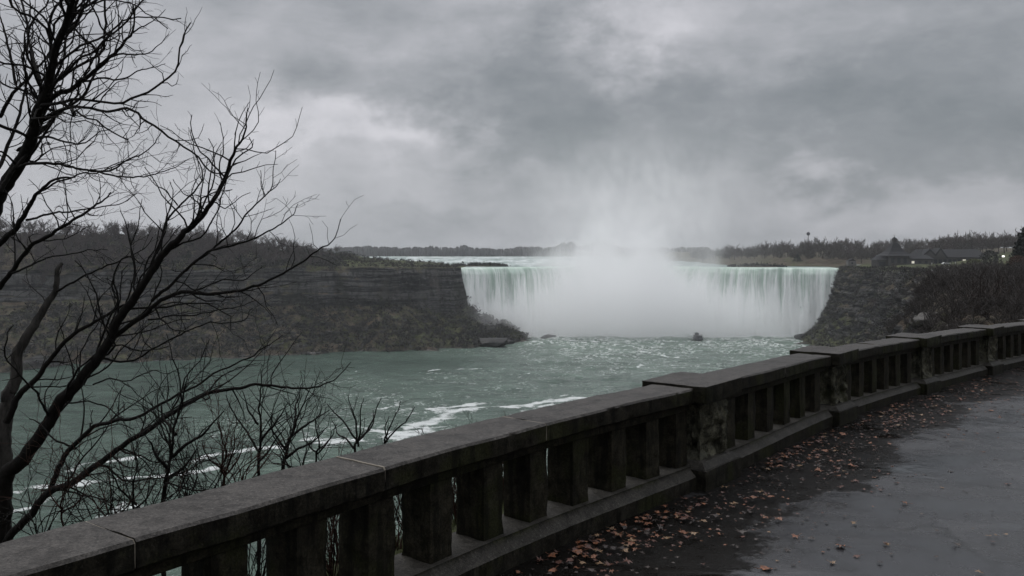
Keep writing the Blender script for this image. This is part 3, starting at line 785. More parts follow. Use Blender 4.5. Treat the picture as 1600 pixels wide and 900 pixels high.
# ------------------------------------------------------------------ mist and haze
def f_mist(g):
    g.n.remove(g.b)
    pv = g.node('ShaderNodeVolumePrincipled'); pv.inputs['Color'].default_value = (1, 1, 1, 1); pv.inputs['Anisotropy'].default_value = 0
    p = g.obj
    s = g.sep(p); x, y, z = s[0], s[1], s[2]
    nz_ = g.noise(g.scalev(p, (1, 1, .8)), .028, 4, .6, .4); 
    nf = g.noise(g.scalev(p, (1, 1, .55)), .065, 5, .7, .9)
    # low cloud over the basin
    r = g.math('ADD', g.math('POWER', g.math('ABSOLUTE', g.math('DIVIDE', x, 168)), 4), g.math('POWER', g.math('ABSOLUTE', g.math('DIVIDE', g.math('ADD', y, 2), 90)), 3))
    m = g.map(g.math('ADD', r, g.math('MULTIPLY', g.math('SUBTRACT', nz_, .5), 1.5)), 1.55, .25)
    gauss = lambda v, c, w_: g.math('POWER', math.e, g.math('MULTIPLY', g.math('POWER', g.math('ABSOLUTE', g.math('DIVIDE', g.math('SUBTRACT', v, c), w_)), 2), -1))
    H = g.math('ADD', 26, g.math('MULTIPLY', gauss(x, -14, 72), 48))
    H = g.math('MULTIPLY', H, g.map(nz_, .3, .7, .6, 1.35))
    low = g.math('MULTIPLY', g.math('MULTIPLY', m, g.map(g.math('ADD', g.math('DIVIDE', z, H), g.math('MULTIPLY', g.math('SUBTRACT', nf, .5), 1.1)), 1.2, .30)), g.map(nf, .32, .62, .5, 1.4))
    # column of spray
    zc_ = g.math('MAXIMUM', z, 0)
    wd = g.math('ADD', 42, g.math('MULTIPLY', zc_, .22))
    xc = g.math('SUBTRACT', x, g.math('ADD', 6, g.math('MULTIPLY', zc_, .02)))
    q = g.math('ADD', g.math('POWER', g.math('ABSOLUTE', g.math('DIVIDE', xc, wd)), 2), g.math('POWER', g.math('ABSOLUTE', g.math('DIVIDE', y, 62)), 2))
    co = g.math('MULTIPLY', g.math('POWER', math.e, g.math('MULTIPLY', q, -1)), g.math('POWER', math.e, g.math('DIVIDE', zc_, -100)))
    co = g.math('MULTIPLY', co, g.map(g.math('ADD', g.math('MULTIPLY', nz_, .5), g.math('MULTIPLY', nf, .5)), .42, .58, .05, 1.6))
    co = g.math('MULTIPLY', co, g.map(z, 188, 110))
    den = g.math('ADD', g.math('MULTIPLY', low, .032), g.math('MULTIPLY', co, .029))
    g.put(pv.inputs['Density'], den)
    g.l.new(pv.outputs[0], g.out.inputs['Volume'])
m_mist = material('spray', f_mist)
m_mist.cycles.volume_step_rate = .30
mb = MB(); mb.box(-200, 200, -150, 130, .3, 192)
mist = mb.build('mist', m_mist); mist.location = (96, 694, -60); tag(mist, kind='stuff')

def f_haze(g):
    g.n.remove(g.b)
    pv = g.node('ShaderNodeVolumePrincipled'); pv.inputs['Color'].default_value = (.93, .95, .98, 1); pv.inputs['Density'].default_value = .00011
    pv.inputs['Anisotropy'].default_value = .2
    g.l.new(pv.outputs[0], g.out.inputs['Volume'])
m_haze = material('haze_air', f_haze)
mb = MB(); mb.box(-1600, 1600, -400, 2500, -70, 150)
hz = mb.build('haze', m_haze); tag(hz, kind='stuff')

#@@REST@@
# ------------------------------------------------------------------ bare branch growth
def grow(q, p, d, L, r, depth, rnd, k=4, up=.25, spread=.75, seg=.16, ratio=.62, dens=1.0, rmin=.0018, wig=.16, flat=.75):
    """one twig and its side twigs"""
    n = max(3, int(L / seg)); pts = [np.array(p, float)]; d = np.array(d, float); d /= np.linalg.norm(d)
    for i in range(n):
        d = d + rnd.normal(0, wig, 3) * np.array([1, flat, 1]) + np.array([0, 0, up * .12]); d /= np.linalg.norm(d)
        pts.append(pts[-1] + d * L / n)
    pts = np.array(pts); rad = np.linspace(r, max(r * .35, rmin), n + 1)
    q.add(*tube(pts, rad, k))
    if depth > 0: side(q, pts, rad, L, depth, rnd, up, spread, seg, ratio, dens, rmin, wig, flat)
def side(q, pts, rad, L, depth, rnd, up, spread, seg, ratio, dens, rmin, wig, flat, start=.18):
    m = max(2, int(L * dens)); n = len(pts) - 1
    for j in range(m):
        t = start + (1 - start) * (j + rnd.random()) / m; t = min(t, .97)
        i = int(t * n); f = t * n - i
        p = pts[i] * (1 - f) + pts[min(i + 1, n)] * f; dd = pts[min(i + 1, n)] - pts[max(i, 0)]; dd = dd / (np.linalg.norm(dd) + 1e-9)
        perp = rnd.normal(0, 1, 3) * np.array([1, flat, 1]); perp -= dd * perp.dot(dd); perp /= np.linalg.norm(perp) + 1e-9
        a = spread * rnd.uniform(.55, 1.25)
        nd = dd * math.cos(a) + perp * math.sin(a) + np.array([0, 0, up * .35])
        l2 = min(L * ratio * (1 - .55 * t) * rnd.uniform(.45, 1.1), L * .7)
        rr = max(min(rad[i] * .55, .0045 + l2 * .007), rmin)
        if l2 > .05: grow(q, p, nd, l2, rr, depth - 1, rnd, 3, up, spread, seg * .8, ratio, dens * 1.35, rmin, wig * 1.1, flat)

def smooth_poly(P3, n_per=7):
    c = np.vstack([2 * P3[0] - P3[1], P3, 2 * P3[-1] - P3[-2]]); o = []
    for i in range(1, len(c) - 2):
        p0, p1, p2, p3 = c[i - 1:i + 3]; t = np.linspace(0, 1, n_per, endpoint=False)[:, None]
        o.append(.5 * (2 * p1 + (p2 - p0) * t + (2 * p0 - 5 * p1 + 4 * p2 - p3) * t ** 2 + (3 * p1 - p0 - 3 * p2 + p3) * t ** 3))
    o.append(P3[-1:]); return np.vstack(o)
def limb(name, parent, pts, D0, D1, w0, w1, mat, seed, depth=2, dens=3.2, kside=.34, up=.3, spread=.75, k=8, twigs=True, start=.12, base=None):
    """pts: outline points of the limb as seen, D0..D1 its distance, w0..w1 its width in photo pixels"""
    rnd = np.random.default_rng(seed)
    n = len(pts); DD = np.linspace(D0, D1, n)
    P3 = np.array([P(px, py, D) for (px, py), D in zip(pts, DD)])
    if base is not None: P3 = np.vstack([np.array(base, float), P3]); DD = np.concatenate([[DD[0]], DD])
    c = smooth_poly(P3); L = np.linalg.norm(np.diff(c, axis=0), axis=1).sum()
    c = c + np.stack([fbm(c * 5 + k_ * 31 + seed, 1, 3, .6) for k_ in range(3)], -1) * .016
    rad = np.linspace(w0, w1, len(c)) * np.interp(np.linspace(0, 1, len(c)), np.linspace(0, 1, len(DD)), DD) / FPX / 2
    c = c + rnd.normal(0, .07, c.shape) * rad[:, None]
    q = QB(); q.add(*tube(c, rad, k))
    # tip
    if twigs: side(q, c, rad, L * 1.0, depth, rnd, up, spread, .10, kside, dens, .0014, .23, .8, start)
    return q.build(name, mat, parent)

# ---- large tree at the upper left
ta = empty('bare_tree', P(-60, 700, 8.5)); ta.location.z = -3.5
def child_fix(root):
    root.location = root.location
def mk_tree(loc, label, group=None):
    r = empty('bare_tree', loc); tag(r, label, 'tree', group); return r
bpy.data.objects.remove(ta)
def attach(root, objs):
    M_ = Vector(root.location)
    for o in objs:
        o.parent = root; o.data.transform(__import__('mathutils').Matrix.Translation(-M_))
tA = P(-70, 760, 8.6); tA[2] = drop(tA[0], tA[1], -3) - .2
ta = mk_tree(tA, 'tall leafless tree rising past the left edge, its dark crown filling the upper left sky')
oo = []
oo.append(limb('trunk', None, [(-70, 600), (-40, 430), (-5, 315), (10, 285), (40, 240), (55, 190), (70, 150), (85, 90), (108, 25), (122, -30)], 8.6, 7.6, 30, 7.5, m_bark, 1, 3, 4.5, .30, start=.45, base=tA))
A = [  # pts, D0, D1, w0, w1
 ([(48, 200), (80, 155), (110, 138), (140, 118), (165, 95), (195, 65), (207, 48), (207, 10)], 8.1, 7.4, 11, 2.2),
 ([(205, 52), (222, 42), (240, 32), (257, 16)], 7.5, 7.3, 3, 1),
 ([(168, 92), (190, 86), (215, 85), (240, 76), (262, 56)], 7.7, 7.2, 4, 1),
 ([(125, 128), (155, 122), (185, 126), (215, 112), (240, 106), (257, 97)], 7.9, 7.5, 4, 1),
 ([(80, 152), (84, 128), (98, 100), (105, 60), (116, 12), (125, -10)], 8.1, 8.4, 6, 2.5),
 ([(62, 125), (50, 82), (40, 30), (28, -12)], 8.2, 8.8, 6, 3),
 ([(0, 183), (22, 145), (50, 115), (75, 85), (82, 60)], 9, 8.6, 7, 2),
 ([(25, 132), (14, 80), (6, 45), (-4, 20)], 9, 9.2, 5, 2),
 ([(0, 262), (18, 215), (34, 165), (42, 130), (60, 95)], 8.6, 9.2, 7, 1.8),
 ([(28, 235), (55, 218), (85, 216), (108, 226), (135, 222), (160, 205), (185, 195)], 8.2, 7.4, 5, 1),
 ([(22, 268), (50, 256), (90, 255), (130, 265), (170, 268), (200, 252), (235, 232), (256, 204)], 8.1, 7.1, 6, 1.2),
 ([(140, 266), (180, 274), (215, 275), (245, 273), (275, 262), (298, 247)], 7.6, 7.0, 3.5, 1),
 ([(60, 300), (85, 285), (115, 275), (150, 270), (190, 255), (215, 240)], 8.0, 7.5, 4, 1),
 ([(0, 385), (22, 362), (38, 335), (52, 310), (68, 292), (90, 280), (120, 276)], 8.0, 7.6, 11, 2.5),
 ([(0, 300), (20, 270), (45, 235), (62, 195), (75, 160)], 7.9, 8.4, 9, 3),
 ([(70, 185), (95, 178), (125, 182), (152, 165)], 8.0, 7.6, 3, 1),
 ([(58, 175), (75, 130), (68, 90), (60, 55)], 8.0, 7.6, 5, 1.5),
 ([(95, 60), (115, 45), (140, 20), (155, -5)], 7.8, 7.4, 3.5, 1.2),
 ([(110, 20), (150, 22), (180, 10)], 7.7, 7.4, 3, 1), ([(20, -5), (45, 40), (75, 70)], 8.6, 8.2, 3, 1.5),
 ([(130, 120), (150, 85), (172, 50), (178, 15)], 7.9, 7.5, 3.5, 1)]
for i, (pts, D0, D1, w0, w1) in enumerate(A):
    oo.append(limb('branch', None, pts, D0, D1, w0 * .88, w1 * .95, m_bark, 20 + i, 3, 7.5, .46, spread=.85))
attach(ta, oo)

# ---- leaning tree
tB = P(8, 870, 7.2); tB[2] = drop(tB[0], tB[1], -3) - .2
tb = mk_tree(tB, 'wide leafless tree leaning right over the river from several black stems behind the coping')
oo = []
oo.append(limb('trunk', None, [(4, 860), (6, 800), (9, 744), (31, 721), (66, 678), (89, 636), (128, 589), (163, 550), (187, 497), (217, 457), (253, 400), (290, 363), (320, 333), (350, 280), (363, 240), (377, 217), (387, 170)], 7.2, 6.6, 28, 1.7, m_bark, 61, 3, 5.5, .22, start=.3, base=tB))
oo.append(limb('stem', None, [(2, 830), (4, 740), (6, 660), (12, 620), (23, 600), (30, 547), (53, 513), (70, 483), (87, 453), (92, 425), (98, 412)], 7.3, 7.8, 26, 5, m_bark_grey, 62, 2, 2.0, .2, start=.35))
B = [
 ([(150, 565), (180, 527), (227, 490), (247, 470), (283, 457), (330, 458), (360, 455), (393, 450), (433, 433), (467, 413), (500, 390), (520, 377), (531, 343)], 7.0, 6.2, 9, 1.2),
 ([(240, 470), (262, 447), (290, 423), (333, 390), (387, 377), (427, 360), (453, 340), (467, 317)], 6.9, 6.2, 6, 1.1),
 ([(290, 423), (333, 390), (367, 357), (387, 330), (413, 307), (427, 277), (431, 235)], 6.8, 6.6, 4.5, 1.1),
 ([(217, 455), (250, 380), (258, 350), (280, 320), (310, 293), (316, 267), (307, 243), (297, 202)], 7.0, 7.0, 5, 1),
 ([(350, 285), (345, 262), (350, 240), (347, 205), (345, 190)], 6.7, 6.6, 3, 1), ([(366, 236), (385, 230), (397, 216)], 6.6, 6.5, 2, 1),
 ([(413, 307), (410, 285), (408, 268)], 6.6, 6.5, 2, 1), ([(420, 300), (432, 293), (438, 280)], 6.6, 6.5, 2, 1),
 ([(14, 842), (40, 808), (74, 772), (117, 752), (156, 721), (183, 702), (226, 674), (272, 643), (327, 614), (389, 602), (440, 605), (478, 606), (515, 596), (548, 566)], 6.6, 5.7, 14, 1.2),
 ([(74, 772), (93, 729), (113, 698), (144, 670), (167, 661), (218, 647), (272, 620), (334, 585), (404, 550), (440, 520)], 6.6, 5.9, 10, 1.2),
 ([(120, 700), (90, 690), (70, 668), (45, 655)], 6.7, 7.0, 4, 1.5),
 ([(87, 455), (127, 433), (160, 418), (187, 407), (217, 393), (240, 372)], 7.7, 7.2, 4, 1),
 ([(10, 660), (30, 620), (47, 600), (77, 563), (107, 527), (140, 507), (187, 480), (215, 470)], 7.1, 7.1, 12, 3),
 ([(0, 450), (20, 420), (50, 383), (87, 363), (133, 333), (155, 318), (173, 303)], 8.2, 7.4, 9, 2),
 ([(18, 430), (45, 415), (77, 403), (137, 393), (170, 392)], 8.0, 7.4, 4, 1),
 ([(40, 345), (80, 333), (115, 330), (150, 325), (190, 318), (215, 300)], 8.0, 7.3, 4, 1),
 ([(190, 492), (200, 460), (210, 420), (205, 385), (215, 350), (222, 310)], 7.1, 7.4, 3.5, 1),
 ([(175, 520), (150, 495), (140, 460), (120, 440)], 7.1, 7.4, 3, 1), ([(300, 458), (340, 440), (380, 435), (410, 415)], 6.8, 6.4, 3, 1),
 ([(145, 600), (175, 590), (205, 595), (240, 580), (265, 585)], 7, 6.6, 2.8, 1),
 ([(165, 560), (200, 565), (240, 545), (290, 520), (330, 505), (380, 500), (395, 480)], 7.0, 6.4, 4, 1),
 ([(230, 500), (275, 492), (320, 490), (370, 480), (400, 470)], 6.9, 6.4, 3, 1),
 ([(60, 700), (75, 660), (70, 620), (85, 590)], 7.0, 7.4, 4, 1.2), ([(66, 768), (100, 766), (140, 776), (180, 783), (220, 782)], 6.5, 6.2, 4, 1.2),
 ([(225, 674), (230, 650), (225, 625), (240, 600)], 6.4, 6.6, 2.5, 1), ([(183, 700), (215, 712), (250, 722), (300, 712), (330, 705)], 6.5, 6.0, 3.5, 1),
 ([(330, 612), (345, 590), (375, 575), (400, 570)], 6.1, 6.0, 2.4, 1), ([(280, 322), (262, 300), (240, 290), (225, 270)], 7, 7.2, 2.5, 1),
 ([(320, 330), (300, 310), (285, 300), (270, 280)], 6.8, 7.1, 2.5, 1), ([(333, 318), (355, 325), (390, 300)], 6.8, 6.5, 2.4, 1)]
for i, (pts, D0, D1, w0, w1) in enumerate(B):
    big = len(pts) > 8
    oo.append(limb('branch', None, pts, D0, D1, w0 * .92, w1 * .95, m_bark, 120 + i, 3, 6.5 if big else 7.5, .26 if big else .45, spread=.85, start=.15))
attach(tb, oo)

# ---- saplings and brush behind the coping : [base, stems], D, label
def sapling(basepx, stems, D, label, w0=7, mat=None, seed=0, group=None, cat='sapling', dens=6, kside=.5):
    b = P(basepx[0], basepx[1] + 30, D); gz = drop(b[0], b[1], b[2]); b[2] = min(gz, b[2]) - .05
    r = empty('sapling', b); tag(r, label, cat, group); oo = []
    for i, st in enumerate(stems):
        oo.append(limb('stem', None, st, D, D + random.uniform(-.5, .4), w0 if i == 0 else w0 * .7, 1.2, mat or m_bark, seed * 31 + i, 3, dens * 1.2, kside, .4, .75, 6, start=.2 if i else .3, base=b if i == 0 else None))
    attach(r, oo)
sapling((255, 790), [[(255, 790), (258, 760), (264, 721), (276, 667), (288, 620), (296, 580)], [(266, 715), (300, 690), (330, 668), (350, 640)], [(262, 735), (240, 705), (225, 680)], [(260, 750), (290, 725), (310, 700)], [(272, 680), (255, 655), (250, 630)]], 5.7, 'bare sapling standing behind the coping joint, its stem leaning slightly right', 9, seed=1)
sapling((404, 745), [[(404, 745), (405, 700), (406, 667), (405, 640), (407, 605), (412, 580)], [(404, 705), (385, 675), (365, 650), (350, 615)], [(405, 690), (430, 660), (450, 630)], [(404, 720), (425, 695), (445, 670)], [(405, 665), (390, 640), (380, 610)]], 6.0, 'bare straight sapling with a single upright stem, next right of the leaning one', 6, seed=2)
sapling((441, 735), [[(441, 735), (445, 712), (450, 690), (458, 665), (470, 640), (490, 600)], [(445, 705), (430, 680), (418, 655)], [(450, 690), (470, 672), (495, 655), (512, 640)], [(446, 700), (460, 665), (462, 630), (470, 600)], [(443, 715), (465, 700), (490, 690), (510, 668)]], 6.3, 'bare sapling with forked spreading stems, left of the upright cane shrubs', 7, seed=3)
sapling((558, 715), [[(556, 715), (558, 690), (556, 660), (548, 640), (544, 618)], [(558, 695), (563, 660), (566, 622)], [(560, 690), (574, 668), (588, 640), (597, 620)], [(556, 685), (540, 665), (520, 645), (508, 628)], [(554, 700), (540, 685), (530, 678), (520, 660)], [(560, 690), (580, 665), (583, 640)]], 6.6, 'low shrub of upright canes behind the coping, second from the right', 5, seed=4, cat='shrub', dens=4, kside=.25)
sapling((602, 705), [[(602, 705), (606, 680), (614, 660), (624, 627)], [(604, 695), (620, 672), (636, 655), (648, 635)], [(603, 690), (600, 670), (606, 650)]], 6.8, 'smallest cane shrub behind the coping, rightmost of the shrubs against the water', 4, seed=5, cat='shrub', dens=4, kside=.22)
sapling((350, 760), [[(350, 760), (345, 730), (352, 700), (340, 660)], [(350, 745), (372, 715), (380, 690)], [(350, 740), (325, 715), (315, 690)], [(352, 735), (365, 700), (370, 650)]], 5.9, 'reddish tangled bush filling the gap between two straight saplings', 5, m_twig_red, 6, cat='shrub')
sapling((210, 810), [[(210, 810), (208, 770), (215, 730), (205, 690)], [(210, 795), (235, 765), (245, 735)], [(210, 790), (185, 760), (170, 730)]], 5.4, 'tangled dark bush left of the leaning sapling, half behind long black branches', 5, None, 7, cat='shrub')
sapling((495, 722), [[(495, 722), (500, 695), (492, 665), (498, 640)], [(496, 710), (515, 690), (525, 665)], [(495, 706), (478, 690), (470, 668)]], 6.5, 'small tangled bush between the forked sapling and the cane shrubs', 4, None, 8, cat='shrub')
sapling((100, 810), [[(100, 830), (98, 780), (108, 740), (95, 700)], [(100, 800), (125, 780), (140, 750)], [(100, 800), (80, 780), (70, 750)]], 5.6, 'red-stemmed bush beneath the leaning tree at far left behind the coping', 4, m_twig_red, 9, cat='shrub')
for i, (px, py, D, hh) in enumerate([(150, 815, 5.4, .9), (185, 800, 5.9, 1.1), (232, 790, 5.2, .7), (290, 775, 5.8, 1.0), (318, 765, 6.4, 1.2), (378, 750, 5.7, .7), (470, 728, 5.9, .7), (60, 830, 5.6, 1.1), (345, 762, 7.2, 1.0)]):
    b = P(px, py + 25, D); r = empty('thicket_bush', b)
    tag(r, ('thin reddish tangled bush in the thicket just behind the coping at left' if i % 4 == 1 else 'thin black tangled bush in the thicket just behind the coping at left'), 'bush', 'tangled bushes behind the coping')
    rnd = np.random.default_rng(400 + i); q = QB()
    for k in range(11):
        a_ = rnd.uniform(0, 2 * math.pi); grow(q, b, (math.cos(a_) * .75, math.sin(a_) * .5, 1.0), hh * rnd.uniform(.5, 1.0), .0048, 2, rnd, 4, .15, .9, .08, .6, 6, .0013, .28, 1)
    o = q.build('twigs', m_twig_red if i % 4 == 1 else m_bark); attach(r, [o])
# bushes seen between the balusters
for i, (px, py, D) in enumerate([(395, 890, 5.2), (520, 880, 5.5), (530, 850, 6.4), (622, 850, 6.2), (640, 840, 7.0), (712, 818, 7.0), (715, 830, 7.6), (786, 800, 7.6)]):
    b = P(px, py + 25, D); b[2] = drop(b[0], b[1], b[2]) - .05
    r = empty('verge_bush', b)
    tag(r, ('reddish leafless bush behind the balustrade, seen through a gap between posts' if i % 2 else 'blackish leafless bush behind the balustrade, seen through a gap between posts'), 'bush', 'low bushes behind the balusters')
    rnd = np.random.default_rng(300 + i); q = QB()
    for k in range(16):
        a_ = rnd.uniform(0, 2 * math.pi); grow(q, b, (math.cos(a_) * .5, math.sin(a_) * .4, 1.2), rnd.uniform(.45, .95), .006, 2, rnd, 4, .3, .7, .1, .55, 7, .002, .16, 1)
    o = q.build('twigs', m_twig_red if i % 2 else m_bark); attach(r, [o])
# grass verge (uncountable)
m_grass = simple('verge_grass', (.045, .055, .014), .7, .5, 4)
q = QB(); rnd = np.random.default_rng(5)
nb_ = 9000
s_ = rnd.uniform(1.0, 16, nb_); of = rnd.uniform(.5, 1.9, nb_)
pts = sweep_pt(s_, of, np.zeros(nb_))
Vg = []; 
for i in range(nb_):
    b = pts[i]; h = drop(b[0], b[1], b[2]) if i % 1 == 0 else b[2]
    b = np.array([b[0], b[1], h - .01]); a_ = rnd.uniform(0, 6.28); w_ = .004; hh = rnd.uniform(.04, .13)
    dx, dy = math.cos(a_) * w_, math.sin(a_) * w_; lx, ly = rnd.normal(0, .03, 2)
    q.add(np.array([[b[0] - dx, b[1] - dy, b[2]], [b[0] + dx, b[1] + dy, b[2]], [b[0] + lx + dx * .2, b[1] + ly + dy * .2, b[2] + hh], [b[0] + lx - dx * .2, b[1] + ly - dy * .2, b[2] + hh]]), np.array([[0, 1, 2, 3]]))
tag(q.build('verge_grass', m_grass, smooth=False), kind='stuff')

# ------------------------------------------------------------------ fallen leaves
def leaf_mesh(seed, mat, size=.045):
    r = random.Random(seed); n = 5; pts = []
    # maple-like outline
    lobes = [(-150, .55), (-128, .38), (-100, .80), (-78, .45), (-55, .92), (-38, .52), (-12, .62), (0, 1.05), (12, .62), (38, .52), (55, .92), (78, .45), (100, .80), (128, .38), (150, .55)]
    out_ = [(0, -.3, 0)]
    for a_, l_ in lobes:
        l_ *= r.uniform(.85, 1.1); a2 = R_(a_ + r.uniform(-5, 5)); out_.append((math.sin(a2) * l_, math.cos(a2) * l_, 0))
    V = np.array([(0, 0, 0)] + out_ ) * size
    inner = V[1:] * .5; V = np.vstack([V, inner]); m = len(out_)
    c1, c2 = r.uniform(.1, .6), r.uniform(-.5, .5)
    rr = np.hypot(V[:, 0], V[:, 1]) / size
    V[:, 2] = size * (c1 * .5 * rr ** 2 * np.cos(np.arctan2(V[:, 1], V[:, 0]) * 2 + c2 * 4) * .6 + .12 * np.sin(V[:, 0] / size * 5 + seed) + .10)
    V[:, 2] -= V[:, 2].min(); 
    F = [(0, 1 + m + i, 1 + m + (i + 1) % m) for i in range(m)] + [(1 + m + i, 1 + i, 1 + (i + 1) % m, 1 + m + (i + 1) % m) for i in range(m)]
    # stalk
    st, sf = tube(np.array([(0, -.3 * size, .004), (.1 * size, -.8 * size, .006), (.05 * size, -1.3 * size, .010)]), .0012, 3)
    k = len(V); V = np.vstack([V, st]); F += [tuple(int(x) + k for x in f) for f in sf]
    me = bpy.data.meshes.new('fallen_leaf'); me.from_pydata([tuple(v) for v in V], [], F); me.materials.append(mat); me.update()
    return me
def leafmat(name, c):
    def f(g):
        n = g.noise(g.obj, 40, 4, .6); 
        g.put(g.b.inputs['Base Color'], g.mix(g.map(n, .35, .65), tuple(x * .55 for x in c), tuple(x * 1.25 for x in c))); g.b.inputs['Roughness'].default_value = .5
    return material(name, f)
lm = [leafmat('leaf_orange', (.165, .060, .024)), leafmat('leaf_red_brown', (.080, .028, .016)), leafmat('leaf_tan', (.19, .115, .060)), leafmat('leaf_dark', (.022, .012, .008))]
leafm = {(c, v): leaf_mesh(c * 10 + v, lm[c], .046) for c in range(4) for v in range(5)}
def gpt(px, py):
    D = 5.
    for _ in range(25): D = FPX * (EYE - float(ground((px - 800) / FPX * D, D))) / (py - HOR)
    return (px - 800) / FPX * D, D
rl = random.Random(3); cand = []
def allowed(x, y):
    i = np.argmin(np.hypot(pth[:, 0] - x, pth[:, 1] - y)); s = sl[i]; px_, py_, tx_, ty_ = path(s)
    off = (x - px_) * (-ty_) + (y - py_) * tx_
    lim = -.07
    for ps in pier_s:
        if abs(s - ps) < .45: lim = -.16
    return off < lim
clusters = [(960, 835, .42, .22, 80), (1060, 815, .35, .2, 28), (900, 870, .35, .15, 30), (1120, 775, .3, .2, 14), (1215, 715, .55, .22, 40), (1270, 690, .6, .3, 50), (1300, 735, .3, .25, 14), (1400, 640, 1.0, .45, 55), (1380, 655, .5, .3, 30), (1450, 620, 1.2, .5, 40), (1540, 605, 1.6, .7, 60), (1090, 745, .2, .12, 9), (870, 830, .2, .1, 6), (1180, 800, .4, .3, 8)]
tdir = (.65, .76)
for cx, cy_, sa, sb_, n in clusters:
    X, Y = gpt(cx, cy_)
    for k in range(n):
        u, v = rl.gauss(0, sa), rl.gauss(0, sb_); cand.append((X + tdir[0] * u + tdir[1] * v, Y + tdir[1] * u - tdir[0] * v, rl.choice((0, 0, 1, 1, 2, 3)), rl.uniform(.55, 1.25)))
for (px, py, c, s) in [(1315, 855, 0, 1.2), (1385, 851, 2, .7), (1495, 852, 3, 1), (1485, 738, 3, .9), (1415, 787, 0, .9), (1340, 870, 1, .8), (1300, 880, 2, .9), (1310, 842, 3, .6), (1480, 690, 3, .7), (1575, 757, 1, .9), (1195, 890, 0, 1.4), (1160, 840, 1, .8), (1230, 860, 3, .8), (1600, 780, 3, .5), (1540, 730, 3, .5),
                       (1335, 818, 2, .8), (1268, 842, 3, .8), (1510, 804, 3, .5), (1550, 800, 3, .5), (1590, 660, 3, .8), (1470, 665, 3, .6), (1440, 804, 3, .6), (1165, 780, 1, 1.0), (1545, 838, 2, .6), (1375, 880, 3, .6), (1260, 810, 3, .7), (1430, 720, 3, .5), (1530, 895, 2, .8)]:
    X, Y = gpt(px, py); cand.append((X, Y, c, s))
for k in range(70):
    px, py = rl.uniform(1100, 1590), rl.uniform(620, 890)
    X, Y = gpt(px, py); cand.append((X, Y, rl.choice((1, 3, 3, 2)), rl.uniform(.25, .6)))
def inpic(x, y):
    z = float(ground(x, y)); return 0 < 800 + x / y * FPX < 1600 and HOR + (EYE - z) / y * FPX < 900
cand = [c for c in cand if c[1] > .5 and allowed(c[0], c[1]) and inpic(c[0], c[1])]
cand.sort(key=lambda c: -c[3] / c[1])
grp = 'fallen leaves scattered on the wet path'
for i, (x, y, c, s) in enumerate(cand[:290]):
    o = bpy.data.objects.new('fallen_leaf', leafm[(c, rl.randrange(5))]); col.objects.link(o)
    o.location = (x, y, float(ground(x, y)) + .003); o.rotation_euler = (rl.uniform(-.15, .15), rl.uniform(-.15, .15), rl.uniform(0, 6.28)); o.scale = (s, s * rl.uniform(.7, 1), s)
    tag(o, ('wet orange fallen leaf lying on the dark path', 'wet red-brown fallen leaf lying on the dark path', 'wet pale tan fallen leaf lying on the dark path', 'small blackish fallen leaf lying on the wet path')[c], 'leaf', grp)
# leaf litter : the many far and tiny ones
me_V = []; me_F = []; midx = []; n0 = 0
lit = cand[290:]
for k in range(1500):
    cx, cy_, sa, sb_, n = rl.choices(clusters, weights=[1, .8, .6, .6, 4, 4, 2, 8, 5, 8, 9, .5, .3, 1])[0]; X, Y = gpt(cx, cy_); u, v = rl.gauss(0, sa * 1.25), rl.gauss(0, sb_ * 1.3)
    lit.append((X + tdir[0] * u + tdir[1] * v, Y + tdir[1] * u - tdir[0] * v, rl.choice((0, 1, 1, 3, 3, 3, 3, 3)), rl.uniform(.2, .7)))
for k in range(1500):
    s_ = rl.uniform(3, 26); of = -abs(rl.gauss(0, .5)) - .08; p_ = sweep_pt(s_, of, 0); lit.append((p_[0], p_[1], rl.choice((0, 1, 3, 3, 3)), rl.uniform(.12, .5)))
for (x, y, c, s) in lit:
    if y < .5 or not allowed(x, y): continue
    me = leafm[(c, 0)]; a_ = rl.uniform(0, 6.28); ca, sa_ = math.cos(a_) * s, math.sin(a_) * s; z = float(ground(x, y)) + .002
    for v in me.vertices: me_V.append((x + v.co.x * ca - v.co.y * sa_, y + v.co.x * sa_ + v.co.y * ca, z + v.co.z * s))
    for p_ in me.polygons: me_F.append(tuple(v + n0 for v in p_.vertices)); midx.append(c)
    n0 += len(me.vertices)
tag(mesh_obj('leaf_litter', me_V, me_F, mats=lm, midx=midx), kind='stuff')

# ------------------------------------------------------------------ distant bare trees
def far_tree_proto(seed, h, mat, spread=.6, fine=.05):
    rnd = np.random.default_rng(seed); r = empty('bare_tree', (0, 0, 0))
    q = QB(); c = np.array([(0, 0, -.5), (.02 * h, 0, h * .2), (-.01 * h, .01 * h, h * .42), (.01 * h, 0, h * .62)]); q.add(*tube(c, np.array([.022, .018, .013, .008]) * h, 6)); q.build('trunk', m_far_bark, r)
    q = QB()
    for k in range(15):
        t = rnd.uniform(.25, .62); a_ = k * 2.4 + rnd.uniform(-.4, .4); e = rnd.uniform(.3, 1.3) * (t + .2)
        grow(q, (0, 0, h * t), (math.cos(a_) * spread, math.sin(a_) * spread, e), h * rnd.uniform(.3, .5), fine * 2.4, 2, rnd, 3, .5, .7, h * .07, .65, 13 / h, fine * 1.15, .15, 1)
    q.build('crown', mat, r); return r
protos = [far_tree_proto(900 + i, 10, (m_far_twig, m_far_twig2)[i % 2], .55 + .12 * (i % 3), .055) for i in range(5)]
proto_arr = []
for p_ in protos:
    me = [c for c in p_.children if c.name.startswith('crown')][0].data
    v = np.zeros(len(me.vertices) * 3); me.vertices.foreach_get('co', v); f = np.zeros(len(me.loops), dtype=np.int32); me.loops.foreach_get('vertex_index', f)
    proto_arr.append((v.reshape(-1, 3), f.reshape(-1, 4)))
print('crown faces', [len(a[1]) for a in proto_arr])
used = [0] * 5
